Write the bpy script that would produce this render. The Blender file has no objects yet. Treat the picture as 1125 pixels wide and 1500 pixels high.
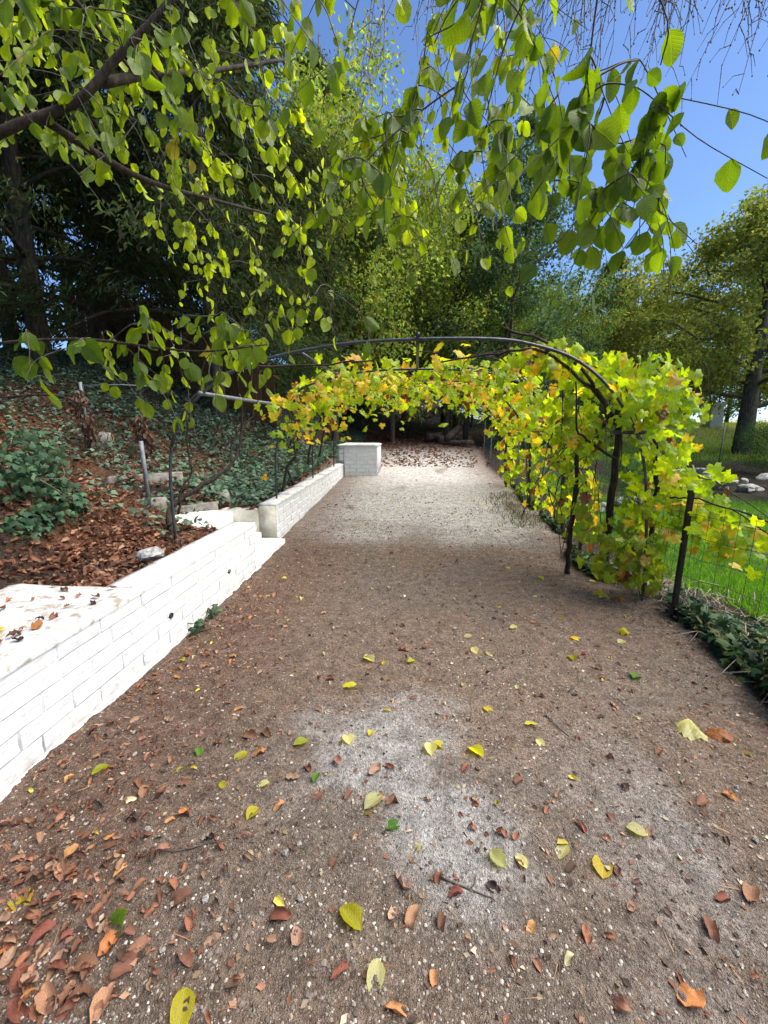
import bpy, math, random
import numpy as np
from mathutils import Matrix, Vector

# ------------------------------------------------------------------ camera
sc = bpy.context.scene
PITCH, YAW = math.radians(11.49), math.radians(4.44)
cam = bpy.data.objects.new('camera', bpy.data.cameras.new('camera'))
sc.collection.objects.link(cam)
cam.location = (0, 0, 1.5)
cam.rotation_euler = (math.pi/2 - PITCH, 0, YAW)
cam.data.sensor_fit = 'VERTICAL'; cam.data.sensor_height = 24; cam.data.lens = 9.6
cam.data.clip_start = 0.05; cam.data.clip_end = 600
sc.camera = cam
# ------------------------------------------------------------------ sky, sun, exposure
SUN_EL, SUN_AZ = math.radians(58), math.radians(84)      # azimuth clockwise from the path direction (+Y)
world = bpy.data.worlds.new('World'); sc.world = world; world.use_nodes = True
wn = world.node_tree; wn.nodes.clear()
sky = wn.nodes.new('ShaderNodeTexSky'); sky.sky_type = 'NISHITA'; sky.sun_disc = False
sky.sun_elevation = SUN_EL; sky.sun_rotation = SUN_AZ; sky.air_density = 0.8; sky.dust_density = 0.5; sky.ozone_density = 8.0
bg = wn.nodes.new('ShaderNodeBackground'); bg.inputs[1].default_value = 0.088
wo = wn.nodes.new('ShaderNodeOutputWorld')
wn.links.new(sky.outputs[0], bg.inputs[0]); wn.links.new(bg.outputs[0], wo.inputs[0])
sl = bpy.data.lights.new('sun', 'SUN'); sl.energy = 3.8; sl.angle = math.radians(60); sl.color = (1.0, 0.95, 0.86)
sun = bpy.data.objects.new('sun', sl); sc.collection.objects.link(sun)
sd = Vector((math.sin(SUN_AZ)*math.cos(SUN_EL), math.cos(SUN_AZ)*math.cos(SUN_EL), math.sin(SUN_EL)))
sun.rotation_euler = sd.to_track_quat('Z', 'Y').to_euler(); sun.location = sd*40
sc.view_settings.view_transform = 'Standard'; sc.view_settings.look = 'None'
sc.view_settings.exposure = 1.42; sc.view_settings.gamma = 1.0; sc.view_settings.use_curve_mapping = False
sc.render.engine = 'CYCLES'
cy = sc.cycles
cy.max_bounces = 4; cy.diffuse_bounces = 2; cy.glossy_bounces = 1; cy.transmission_bounces = 3; cy.transparent_max_bounces = 4
cy.use_denoising = True; cy.use_adaptive_sampling = True; cy.adaptive_threshold = 0.03; cy.sample_clamp_indirect = 6
sc.render.use_persistent_data = False

R = np.random.default_rng(7); random.seed(7)
col = sc.collection
tau = 2*math.pi
# ------------------------------------------------------------------ helpers
def tag(o, label=None, cat=None, group=None, kind=None):
    if label: o['label'] = label
    if cat: o['category'] = cat
    if group: o['group'] = group
    if kind: o['kind'] = kind
    return o
def empty(name, loc, label, cat, group=None):
    o = bpy.data.objects.new(name, None); o.location = loc; o.empty_display_size = .1; col.objects.link(o)
    return tag(o, label, cat, group)
def root_loc(p):
    v = np.zeros(3)
    while p is not None: v = v + np.array(p.location); p = p.parent
    return v
def make_mesh(name, V, F, c=None, uv=None, mat=None, smooth=True):
    """V (n,3); F an (m,3)/(m,4) int array or a list of such arrays; c (n,3) albedo; uv (n,2)"""
    V = np.asarray(V, np.float32)
    Fs = [np.asarray(f, np.int32) for f in (F if isinstance(F, list) else [F]) if len(f)]
    me = bpy.data.meshes.new(name)
    idx = np.concatenate([f.ravel() for f in Fs]); n = np.concatenate([np.full(len(f), f.shape[1]) for f in Fs])
    me.vertices.add(len(V)); me.vertices.foreach_set('co', V.ravel())
    me.loops.add(len(idx)); me.loops.foreach_set('vertex_index', idx)
    me.polygons.add(len(n)); me.polygons.foreach_set('loop_start', np.concatenate([[0], np.cumsum(n)[:-1]]).astype(np.int32))
    me.polygons.foreach_set('use_smooth', np.full(len(n), smooth))
    me.update(calc_edges=True)
    if c is not None:
        a = me.color_attributes.new('col', 'FLOAT_COLOR', 'POINT'); q = np.ones((len(V), 4), np.float32); q[:, :3] = c
        a.data.foreach_set('color', q.ravel())
    if uv is not None:
        l = me.uv_layers.new(name='UVMap'); l.data.foreach_set('uv', np.asarray(uv, np.float32)[idx].ravel())
    if mat: me.materials.append(mat)
    return me
def add(name, V, F, mat, parent=None, c=None, uv=None, smooth=True):
    if parent is not None: V = np.asarray(V) - root_loc(parent)
    o = bpy.data.objects.new(name, make_mesh(name, V, F, c, uv, mat, smooth)); col.objects.link(o); o.parent = parent
    return o
def put(name, me, loc, rot=None, scale=1, parent=None):
    """one more object on shared mesh data; rot is a 3x3 matrix or an euler"""
    o = bpy.data.objects.new(name, me); col.objects.link(o); o.parent = parent
    loc = np.asarray(loc, float) - (root_loc(parent) if parent is not None else 0)
    s = (scale,)*3 if np.isscalar(scale) else scale
    r = Matrix.Identity(3) if rot is None else Matrix(np.asarray(rot).tolist()) if np.shape(rot) == (3, 3) else None
    if r is None: o.location = loc; o.rotation_euler = rot; o.scale = s
    else: o.matrix_local = Matrix.LocRotScale(Vector(loc), r.to_quaternion(), Vector(s))
    return o
def join(parts):
    V, F, k = [], {}, 0
    for v, f in parts:
        for g in (f if isinstance(f, list) else [f]):
            g = np.asarray(g)
            if len(g): F.setdefault(g.shape[1], []).append(g + k)
        V.append(v); k += len(v)
    return np.concatenate(V), [np.concatenate(F[q]) for q in sorted(F)]
def tube(P, r, n=6, cap=True):
    P = np.asarray(P, float); m = len(P); r = np.broadcast_to(np.asarray(r, float), (m,))
    T = np.gradient(P, axis=0); T /= np.linalg.norm(T, axis=1, keepdims=True) + 1e-9
    d = P[-1] - P[0]; ref = np.eye(3)[np.argmin(np.abs(d))]
    A = np.cross(T, ref); A /= np.linalg.norm(A, axis=1, keepdims=True) + 1e-9; B = np.cross(T, A)
    th = np.arange(n)*tau/n
    V = P[:, None] + r[:, None, None]*(np.cos(th)[None, :, None]*A[:, None] + np.sin(th)[None, :, None]*B[:, None])
    i = np.arange(m-1)[:, None]*n; j = np.arange(n)[None]; k = (j+1) % n
    Q = np.stack([i+j, i+k, i+n+k, i+n+j], -1).reshape(-1, 4)
    V = V.reshape(-1, 3); F = [Q]
    if cap:
        V = np.concatenate([V, P[:1], P[-1:]]); a, b = m*n, m*n+1; j = np.arange(n)
        F.append(np.concatenate([np.stack([np.full(n, a), (j+1) % n, j], 1), np.stack([np.full(n, b), (m-1)*n+j, (m-1)*n+(j+1) % n], 1)]))
    return V, F
def smooth_line(P, k=5):
    """Catmull-Rom through the points"""
    P = np.asarray(P, float); Q = np.vstack([2*P[0]-P[1], P, 2*P[-1]-P[-2]]); out = []
    for i in range(len(P)-1):
        a, b, c, d = Q[i:i+4]
        for t in np.arange(k)/k:
            out.append(.5*(2*b + (c-a)*t + (2*a-5*b+4*c-d)*t*t + (3*b-a-3*c+d)*t**3))
    return np.array(out + [P[-1]])
def vnoise(x, y, s=0):
    x = np.asarray(x, float); y = np.asarray(y, float); ix = np.floor(x); iy = np.floor(y); fx = x-ix; fy = y-iy
    fx = fx*fx*(3-2*fx); fy = fy*fy*(3-2*fy)
    h = lambda a, b: np.modf(np.abs(np.sin(a*127.1 + b*311.7 + s*74.7)*43758.5453))[0]
    return (h(ix, iy)*(1-fx) + h(ix+1, iy)*fx)*(1-fy) + (h(ix, iy+1)*(1-fx) + h(ix+1, iy+1)*fx)*fy
def fbm(x, y, s=0, o=4):
    return sum(vnoise(x*2**i, y*2**i, s+i)*.5**(i+1) for i in range(o))/(1-.5**o)
def sstep(a, b, x):
    t = np.clip((x-a)/(b-a), 0, 1); return t*t*(3-2*t)
def rot_to(d, n):
    """rotation matrices whose Y axis is d (leaf midrib) and whose Z is as close to n as it gets; (N,3) each"""
    d = d/np.linalg.norm(d, axis=-1, keepdims=True); x = np.cross(d, n); x /= np.linalg.norm(x, axis=-1, keepdims=True) + 1e-9
    return np.stack([x, d, np.cross(x, d)], -1)
def scatter(base, Fb, M, S, P):
    """base leaf (k,3) placed N times: V = P + S*M@base"""
    N, k = len(P), len(base); S = np.asarray(S)
    V = P[:, None] + S.reshape(N, -1)[:, None, :]*np.einsum('nij,kj->nki', M, base)
    F = (np.asarray(Fb)[None] + (np.arange(N)*k)[:, None, None]).reshape(-1, np.asarray(Fb).shape[1])
    return V.reshape(-1, 3), F
def unit(v): return v/(np.linalg.norm(v, axis=-1, keepdims=True) + 1e-9)
def rand_dir(n): return unit(R.normal(size=(n, 3)))
CAM = np.array([0, 0, 1.5])
CF = np.array([-math.sin(YAW)*math.cos(PITCH), math.cos(YAW)*math.cos(PITCH), -math.sin(PITCH)])
def shows(P):
    """how large a point's surroundings look: 1/depth, 0 outside a wide cone about the view"""
    v = P - CAM; d = v @ CF; r = np.linalg.norm(v, axis=1)
    return np.where((d > .1) & (d/r > .60), 1/r, 0)
def blend(stops, t):
    """random pick between listed colours"""
    s = np.array(stops); i = R.integers(0, len(s), t); return s[i]

# ------------------------------------------------------------------ materials
def mat(name):
    m = bpy.data.materials.new(name); m.use_nodes = True; n = m.node_tree; n.nodes.clear()
    o = n.nodes.new('ShaderNodeOutputMaterial'); return m, n, o
class N:
    def __init__(s, t): s.t = t
    def __call__(s, kind, ins=None, **kw):
        d = s.t.nodes.new('ShaderNode' + kind)
        for k, v in kw.items(): setattr(d, k, v)
        for k, v in (ins or {}).items():
            if hasattr(v, 'is_linked') or hasattr(v, 'links'): s.t.links.new(v, d.inputs[k])
            else: d.inputs[k].default_value = v
        return d
    def mixc(s, a, b, f, mode='MIX'):
        d = s.t.nodes.new('ShaderNodeMix'); d.data_type = 'RGBA'; d.blend_type = mode
        for i, v in ((0, f), (6, a), (7, b)):
            if hasattr(v, 'links'): s.t.links.new(v, d.inputs[i])
            else: d.inputs[i].default_value = v if i == 0 or len(v) == 4 else (*v, 1)
        return d.outputs[2]
    def ramp(s, f, a, b, ca=(0, 0, 0, 1), cb=(1, 1, 1, 1)):
        d = s.t.nodes.new('ShaderNodeValToRGB'); s.t.links.new(f, d.inputs[0]); e = d.color_ramp.elements
        e[0].position, e[1].position = a, b; e[0].color, e[1].color = ca, cb
        return d.outputs[0]
    def math(s, op, a, b=0.0):
        d = s.t.nodes.new('ShaderNodeMath'); d.operation = op
        for i, v in ((0, a), (1, b)):
            if hasattr(v, 'links'): s.t.links.new(v, d.inputs[i])
            else: d.inputs[i].default_value = v
        return d.outputs[0]
def leaf_material(name, trans=.45, rough=.45, veins=0, warm=(1.5, 1.45, .7), spec=.4):
    """albedo from the mesh attribute 'col' times the object's own colour; light shines through the blade"""
    m, t, o = mat(name); n = N(t)
    c = n.mixc(n('Attribute', attribute_name='col').outputs['Color'], n('ObjectInfo').outputs['Color'], 1.0, 'MULTIPLY')
    tc = n('TexCoord')
    ns = n('TexNoise', {'Vector': tc.outputs['Object'], 'Scale': 30.0, 'Detail': 2.0})
    c = n.mixc(c, n.ramp(ns.outputs['Fac'], .3, .75, (.72, .72, .7, 1), (1.2, 1.15, 1.1, 1)), 1.0, 'MULTIPLY')
    height = ns.outputs['Fac']
    if veins:
        sp = n('SeparateXYZ', {0: tc.outputs['UV']})
        ax = n.math('ABSOLUTE', n.math('SUBTRACT', sp.outputs[0], .5))
        side = n.math('FRACT', n.math('SUBTRACT', n.math('MULTIPLY', sp.outputs[1], float(veins)), n.math('MULTIPLY', ax, 5.0)))
        v1 = n.ramp(n.math('ABSOLUTE', n.math('SUBTRACT', side, .5)), .02, .13, (1, 1, 1, 1), (0, 0, 0, 1))
        v2 = n.ramp(ax, .012, .035, (1, 1, 1, 1), (0, 0, 0, 1))
        vv = n.math('MAXIMUM', v1, v2)
        c = n.mixc(c, n.mixc(c, (1.45, 1.4, 1.3), 1.0, 'MULTIPLY'), n.math('MULTIPLY', vv, .55))
        height = n.math('SUBTRACT', n.math('MULTIPLY', height, .4), vv)
    bmp = n('Bump', {'Strength': .35, 'Distance': .004, 'Height': height})
    p = n('BsdfPrincipled', {'Base Color': c, 'Roughness': rough, 'Specular IOR Level': spec, 'Normal': bmp.outputs[0]})
    tr = n('BsdfTranslucent', {'Color': n.mixc(c, (*warm, 1), 1.0, 'MULTIPLY'), 'Normal': bmp.outputs[0]})
    x = n('MixShader', {0: trans, 1: p.outputs[0], 2: tr.outputs[0]})
    t.links.new(x.outputs[0], o.inputs[0]); return m
def far_leaf(name, trans, gloss=0):
    m, t, o = mat(name); n = N(t)
    c = n.mixc(n('Attribute', attribute_name='col').outputs['Color'], n('ObjectInfo').outputs['Color'], 1.0, 'MULTIPLY')
    x = n('MixShader', {0: trans, 1: n('BsdfDiffuse', {'Color': c}).outputs[0], 2: n('BsdfTranslucent', {'Color': n.mixc(c, (1.4, 1.4, .7, 1), 1.0, 'MULTIPLY')}).outputs[0]})
    if gloss: x = n('MixShader', {0: n.math('MULTIPLY', n('LayerWeight', {'Blend': .3}).outputs['Fresnel'], gloss), 1: x.outputs[0], 2: n('BsdfGlossy', {'Roughness': .35}).outputs[0]})
    t.links.new(x.outputs[0], o.inputs[0]); return m
def plain_material(name, c1, c2, scale=8, rough=.8, bump=.4, dist=.01, metal=0, stretch=(1, 1, 1), attr=False, spec=.3, detail=6.0, lo=.35, hi=.68, splash=0):
    m, t, o = mat(name); n = N(t)
    mp = n('Mapping', {'Vector': n('TexCoord').outputs['Object'], 'Scale': stretch})
    ns = n('TexNoise', {'Vector': mp.outputs[0], 'Scale': float(scale), 'Detail': detail, 'Roughness': .62})
    c = n.ramp(ns.outputs['Fac'], lo, hi, (*c1, 1), (*c2, 1))
    c = n.mixc(c, n('ObjectInfo').outputs['Color'], 1.0, 'MULTIPLY')
    if attr: c = n.mixc(c, n('Attribute', attribute_name='col').outputs['Color'], 1.0, 'MULTIPLY')
    if splash:                                                   # soil splashed up the foot of the wall, and rain streaks
        ps = n('NewGeometry').outputs['Position']; zz_ = n('SeparateXYZ', {0: ps}).outputs[2]
        s1 = n('TexNoise', {'Vector': ps, 'Scale': 13.0, 'Detail': 7.0, 'Roughness': .7}).outputs['Fac']
        k_ = n.ramp(n.math('ADD', n.math('MULTIPLY', zz_, 3.2), n.math('MULTIPLY', s1, .9)), .42, .68, (1, 1, 1, 1), (0, 0, 0, 1))
        c = n.mixc(c, (.30, .25, .20, 1), n.math('MULTIPLY', k_, splash))
        st_ = n('TexNoise', {'Vector': n('Mapping', {'Vector': ps, 'Scale': (3.0, 7.0, .9)}).outputs[0], 'Scale': 2.2, 'Detail': 6.0}).outputs['Fac']
        c = n.mixc(c, (.44, .42, .38, 1), n.math('MULTIPLY', n.ramp(st_, .55, .75), .45))
    fine = n('TexNoise', {'Vector': mp.outputs[0], 'Scale': scale*6.0, 'Detail': 4.0})
    h = n.math('ADD', ns.outputs['Fac'], n.math('MULTIPLY', fine.outputs['Fac'], .35))
    b = n('Bump', {'Strength': bump, 'Distance': dist, 'Height': h})
    p = n('BsdfPrincipled', {'Base Color': c, 'Roughness': rough, 'Metallic': float(metal), 'Specular IOR Level': spec, 'Normal': b.outputs[0]})
    t.links.new(p.outputs[0], o.inputs[0]); return m
def soil_material():
    m, t, o = mat('soil'); n = N(t); tc = n('TexCoord').outputs['Object']
    a = n('Attribute', attribute_name='col').outputs['Color']
    n1 = n('TexNoise', {'Vector': tc, 'Scale': 11.0, 'Detail': 9.0, 'Roughness': .78})
    n2 = n('TexNoise', {'Vector': tc, 'Scale': 70.0, 'Detail': 5.0, 'Roughness': .7})
    v = n('TexVoronoi', {'Vector': tc, 'Scale': 95.0, 'Randomness': 1.0}); v2 = n('TexVoronoi', {'Vector': tc, 'Scale': 210.0})
    c = n.mixc(a, n.ramp(n1.outputs['Fac'], .3, .72, (.42, .40, .38, 1), (1.5, 1.5, 1.5, 1)), 1.0, 'MULTIPLY')
    c = n.mixc(c, n.ramp(n2.outputs['Fac'], .32, .7, (.45, .43, .4, 1), (1.45, 1.45, 1.45, 1)), 1.0, 'MULTIPLY')
    g = n.math('MULTIPLY', n.ramp(v.outputs['Distance'], .18, .3, (1, 1, 1, 1), (0, 0, 0, 1)), n.ramp(n('SeparateColor', {0: v.outputs['Color']}).outputs[0], .72, .78))
    c = n.mixc(c, (.42, .38, .33, 1), n.math('MULTIPLY', g, .8))
    h = n.math('ADD', n.math('MULTIPLY', n1.outputs['Fac'], 1.4), n.math('ADD', n.math('MULTIPLY', n2.outputs['Fac'], .8), n.math('SUBTRACT', n.math('MULTIPLY', g, .3), n.math('MULTIPLY', v2.outputs['Distance'], .35))))
    b = n('Bump', {'Strength': 1.0, 'Distance': .04, 'Height': h})
    p = n('BsdfPrincipled', {'Base Color': c, 'Roughness': .95, 'Specular IOR Level': .15, 'Normal': b.outputs[0]})
    t.links.new(p.outputs[0], o.inputs[0]); return m
M = dict(
    hazel=leaf_material('hazel_leaf', .56, .42, 9, (1.8, 1.65, .4)),
    vine=leaf_material('vine_leaf', .55, .45, 5, (1.7, 1.55, .45)),
    ivy=far_leaf('ivy_leaf', .2, .25),
    crown=far_leaf('tree_leaf', .4),
    dry=leaf_material('dry_leaf', .18, .7, 7, (1.3, 1.1, .8), spec=.2),
    grass=far_leaf('grass_blade', .35),
    soil=soil_material(),
    white=plain_material('white_wall_paint', (.56, .55, .52), (.72, .71, .69), 6, .75, .5, .008, lo=.25, hi=.5, splash=.6),
    cap=plain_material('dimmed_worn_white_cap', (.36, .335, .30), (.60, .585, .56), 11, .85, .6, .01, lo=.3, hi=.52),  # mottled by wear; darkened overall to hold back sun glare on upward faces
    cream=plain_material('cream_render', (.42, .38, .27), (.66, .63, .52), 7, .85, .5, .01),
    dusty=plain_material('dusty_white_coping', (.30, .26, .21), (.56, .54, .51), 14, .9, .6, .012, lo=.36, hi=.5),
    mortar=plain_material('grey_mortar', (.46, .45, .44), (.58, .57, .56), 20, .95, .6, .01),
    steel=plain_material('grey_painted_steel', (.045, .048, .052), (.10, .105, .11), 20, .45, .15, .003, .5),
    iron=plain_material('dark_rusty_iron', (.012, .011, .01), (.04, .028, .02), 25, .6, .4, .004, .3),
    galv=plain_material('galvanised_tube', (.10, .11, .115), (.20, .21, .215), 18, .6, .2, .003, .25),  # backlit glow put into the farther leaves' lime; nearer ones coloured darker
    wire=plain_material('green_wire', (.02, .045, .03), (.05, .07, .05), 20, .5, .1, .001, .2),
    black=plain_material('black_plastic', (.012, .012, .013), (.025, .025, .026), 30, .5, .1, .001),
    bark=plain_material('bark', (.035, .026, .02), (.13, .105, .085), 10, .95, 1.0, .03, stretch=(3, 3, .6)),
    twig=plain_material('smooth_twig', (.05, .04, .03), (.13, .105, .08), 24, .8, .5, .004, attr=False),
    vinebark=plain_material('vine_bark', (.018, .013, .01), (.07, .05, .036), 16, .95, 1.0, .015, stretch=(3, 3, .5)),
    larch=plain_material('grey_twig', (.15, .135, .14), (.30, .28, .29), 20, .9, .4, .004),
    rock=plain_material('pale_rubble', (.20, .19, .17), (.56, .54, .51), 7, .9, .8, .03),
    slab=plain_material('weathered_slab', (.10, .085, .07), (.30, .27, .23), 9, .95, .8, .02),
    pebble=plain_material('pebble_stone', (.7, .7, .7), (1.1, 1.1, 1.1), 60, .85, .3, .003, attr=True),
    plank=plain_material('brown_board', (.055, .028, .014), (.17, .085, .04), 5, .85, .7, .012, stretch=(6, 6, .5)),
    log=plain_material('log_bark', (.05, .035, .025), (.2, .15, .11), 9, .95, 1.0, .03),
    pillar=plain_material('pale_stone_pillar', (.45, .43, .4), (.7, .68, .65), 6, .9, .5, .02),
)
# ------------------------------------------------------------------ leaf shapes (unit length, midrib along +Y, face +Z)
def ovate(curl=0.2, fold=.12, tip=1.0, wide=.36, wob=0, seed=0):
    r = np.random.default_rng(seed)
    ys = np.array([0, .1, .28, .5, .72, .9]); w = wide*np.array([.0, .55, .93, 1, .78, .38])
    V = [(0, 0, 0)]; uv = [(.5, 0)]
    for y, q in zip(ys[1:], w[1:]):
        for s in (-1, -.5, 0, .5, 1):
            V.append((s*q*(1 + .05*r.normal()), y + (.03 if abs(s) == 1 else 0), fold*abs(s)*q/wide)); uv.append((.5 + s*.5*q/wide, y))
    V.append((0, tip, 0)); uv.append((.5, 1)); V = np.array(V, float)
    V[:, 2] -= curl*V[:, 1]**2; V[:, 2] += wob*(vnoise(V[:, 0]*5 + seed*3.1, V[:, 1]*4, seed) - .5)
    F = []
    for j in range(4): F.append((0, 2+j, 1+j))
    for i in range(4):
        for j in range(4):
            a = 1 + i*5 + j; F += [(a, a+1, a+6), (a, a+6, a+5)]
    for j in range(4): F.append((21+j, 22+j, 26))
    return V, np.array(F), np.array(uv)
def palmate(seed=0, cup=.15):
    r = np.random.default_rng(seed)
    ang = np.radians([-90, -62, -35, -12, 8, 28, 48, 68, 90, 112, 132, 152, 172, 192, 215, 242]); rad = np.array([.12, .46, .5, .36, .52, .44, .38, .5, .6, .5, .38, .44, .52, .36, .5, .46])
    rad = rad*(1 + .08*r.normal(size=16))
    nb = np.roll(rad, -1); na = np.concatenate([ang[1:], [ang[0] + tau]]); ang = np.stack([ang, (ang+na)/2], 1).ravel(); rad = np.stack([rad, (rad+nb)/2*r.uniform(.82, .93, 16)], 1).ravel()
    V = [(0, .0, 0)] + [(math.cos(a)*q, math.sin(a)*q, 0) for a, q in zip(ang, rad)]
    V = np.array(V); 
    mid = V[1:]*.55; V = np.concatenate([V, mid])
    d = np.hypot(V[:, 0], V[:, 1]); V[:, 2] = -cup*d*d*2 + .16*(vnoise(V[:, 0]*3.5 + seed*5, V[:, 1]*3.5 + 9, seed) - .5) + .05*np.cos(np.arctan2(V[:, 1], V[:, 0])*5)*d
    F = []
    for i in range(32):
        j = (i+1) % 32; F += [(0, 33+i, 33+j), (33+i, 1+i, 1+j), (33+i, 1+j, 33+j)]
    uv = V[:, :2] + .5; V[:, 1] += .12
    return V, np.array(F), uv
def dried(seed, wide=.40, n=7, m=5):
    """a shrivelled leaf: rolled about its midrib, creased across and torn at the rim"""
    r = np.random.default_rng(seed); V, uv, F = [], [], []
    rad = r.uniform(.16, .34); bend = r.uniform(-.9, .9); rib = r.normal(0, .05, n); twist = r.normal(0, .5)
    for i in range(n):
        y = i/(n-1); w = wide*max(.06, math.sin(math.pi*min(1, y*.94 + .04))**.75)*(1 + .12*r.normal())
        for j in range(m):
            s = (j/(m-1) - .5)*2; q = w*s*(1 + .10*r.normal()*(abs(s) == 1)); a = q/rad + twist*(y-.5)*.6
            V.append((rad*math.sin(a), y + (.05*r.normal() if abs(s) == 1 else 0), rad*(1-math.cos(a)) + .035*r.normal() + rib[i])); uv.append((.5 + s*.5, y))
    V = np.array(V); th = (V[:, 1]-.5)*bend; V = np.stack([V[:, 0], .5 + (V[:, 1]-.5)*np.cos(th), V[:, 2] + (V[:, 1]-.5)*np.sin(th)], 1); V[:, 2] -= V[:, 2].mean()
    for i in range(n-1):
        for j in range(m-1):
            a = i*m + j; F += [(a, a+1, a+m+1), (a, a+m+1, a+m)]
    return V, np.array(F), np.array(uv)
IVY_V = np.array([(0, 0, 0), (.32, .02, -.03), (.5, .32, -.08), (.26, .45, .02), (0, 1, -.12), (-.26, .45, .02), (-.5, .32, -.08), (-.32, .02, -.03), (0, .38, .06)], float)
IVY_F = np.array([(8, i, (i+1) % 8) for i in range(8)])
IVY_UV = IVY_V[:, :2] + (.5, 0)
RH_V = np.array([(0, 0, 0), (.3, .5, .1), (0, 1, -.06), (-.3, .5, .1)], float); RH_F = np.array([(0, 1, 2), (0, 2, 3)])
# ------------------------------------------------------------------ the land
def wall_x(Y): return np.where(np.asarray(Y) < 4.6, -1.80, -2.0)          # where the terrace drops to the path (inside the wall)
def edge_x(Y): return 2.05 + .18*(vnoise(np.asarray(Y)*.9, 3., 4) - .5) - .25*np.exp(-((np.asarray(Y)-4.6)/1.2)**2) + .05*np.maximum(0, np.asarray(Y)-12)
def z_path(Y):
    s = np.maximum(0, np.asarray(Y, float) - 4.5); return .065*s*s/(s + 1.5) + .05*np.maximum(0, np.asarray(Y)-13.5)
def land(X, Y, fine=False):
    X = np.asarray(X, float); Y = np.asarray(Y, float)
    zp = z_path(np.minimum(Y, 40))
    t = wall_x(Y) - X
    up = .44*sstep(-.03, .06, t)*(1 - .0*Y) + .27*np.maximum(0, t-.5)**1.2*np.exp(-np.maximum(0, t-5)/8) + .15*np.clip(Y-7, 0, 9)*np.clip(t/2.5, 0, 1)
    steps = (Y > 4.15) & (Y < 5.2) & (t > -.1); up = np.where(steps, np.minimum(up, np.clip((t-.15)*.55, -.1, .44) + .27*np.maximum(0, t-.9)), up)
    far = sstep(12, 17, Y)*np.clip(t/1.5, 0, 1); up = np.where(Y > 10.6, np.where(t < 1.2, np.minimum(up, .25*np.maximum(0, t)/1.2*1.6 + far*.1), up), up)
    up = np.minimum(up, 3.2)
    mound = .50*np.exp(-(((X+3.6)/.62)**4 + ((Y-3.0)/.8)**4)) + .1*np.exp(-(((X+3.3)/.8)**2 + ((Y-3.4)/.9)**2))
    u = X - edge_x(Y); k = 1 - np.exp(-np.maximum(0, u)/1.6)
    zr = -.12 + .12*np.clip(Y-9, 0, 15) + .02*np.maximum(0, Y-25)
    z = zp*(1-k) + zr*k + np.where(t > -.1, up + mound, 0)
    rough = .05 + .15*sstep(0, 1.2, t) + .06*sstep(.1, .8, u)
    z = z + rough*(fbm(X*1.3, Y*1.3, 2) - .5) + .02*sstep(0, .6, u)*fbm(X*5, Y*5, 9)
    z = z + .018*(fbm(X*4.3, Y*3.1, 12, 2) - .5)*(np.abs(X) < 3)
    if fine: z = z + .020*(fbm(X*14, Y*14, 5, 4) - .5)*np.where(np.abs(X) < 5, 1, .3) + 0.008*(fbm(X*40, Y*60, 8, 2) - .5)
    return z
def land_albedo(X, Y):
    t = wall_x(Y) - X; u = X - edge_x(Y)
    c = np.empty(X.shape + (3,)); c[:] = (.275, .215, .168)
    def mix(cc, f):
        c[:] = c*(1-f[..., None]) + np.array(cc)*f[..., None]
    nz = fbm(X*1.1, Y*1.1, 21)
    mix((.30, .215, .158), sstep(.45, .6, fbm(X*.8, Y*.8, 31))*.8)
    mix((.225, .135, .098), np.exp(-((X+1.35)/.55)**2)*.8*sstep(0, .7, Y))                 # reddish needle mould along the wall
    g = np.maximum(np.exp(-(((X+.14)/.52)**2 + ((Y-1.72)/.46)**2)), np.exp(-(((X-.15)/.30)**2 + ((Y-1.30)/.34)**2)))                        # powdery grey patch
    mix((.60, .585, .57), np.clip(sstep(.38, .66, g*.5 + fbm(X*3.7, Y*3.7, 47, 6)*.45)*sstep(.03, .35, g), 0, 1)*.72)
    mix((.48, .455, .435), sstep(.5, .66, fbm(X*2.3+4, Y*2.3, 43))*.55*np.exp(-((X-1.25)/.7)**2 - ((Y-1.3)/.6)**2))   # lime grit on the right
    pale = sstep(4.7, 6.6, Y + 1.6*(nz-.5))*(1 - sstep(13, 18, Y))*np.exp(-((X-.1)/1.7)**4)
    mix((.84, .81, .77), pale*sstep(.12, .32, fbm(X*1.7, Y*.9, 51))*.95)
    mix((.16, .055, .032), sstep(14.5, 18, Y + 2*(nz-.5))*np.exp(-((X+.6)/2.6)**4)*.9)             # leaf mould at the end
    mix((.09, .06, .042), sstep(.0, .25, t))
    mix((.20, .085, .045), sstep(.1, .4, t)*sstep(.42, .56, fbm(X*1.2, Y*1.2, 61))*.9)
    mix((.045, .05, .03), sstep(4, 7, t)*.6)
    mix((.06, .045, .032), sstep(-.1, .2, u))
    lawn = sstep(.7, 1.5, u + .6*(nz-.5))*(Y > 2)
    mix((.085, .19, .020), lawn*.9)
    bed = sstep(9.0, 9.8, Y)*(1 - sstep(13.2, 14.5, Y))*sstep(1., 2., u); mix((.05, .045, .03), bed)
    dryg = sstep(17.5, 20, Y + (nz-.5)*3)*sstep(1, 2, u); mix((.42, .38, .2), dryg*.8)
    mix((.035, .032, .022), sstep(19, 23, Y)*(1 - sstep(2.5, 4, u)))
    return c
def axis_pts(lo, a, b, hi, d, g=1.12):
    out = list(np.arange(a, b, d)); s = d; x = b
    while x < hi: out.append(x); s *= g; x += s
    out.append(hi); s = d; x = a - d; pre = []
    while x > lo: pre.append(x); s *= g; x -= s
    return np.array([lo] + pre[::-1] + out)
gx = axis_pts(-70, -2.0, 2.1, 75, .02, 1.06); gy = axis_pts(-10, .6, 3.2, 110, .018, 1.035)
gx = np.unique(np.concatenate([gx, [-1.83, -1.86]]))
GX, GY = np.meshgrid(gx, gy); GZ = land(GX, GY, True)
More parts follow.
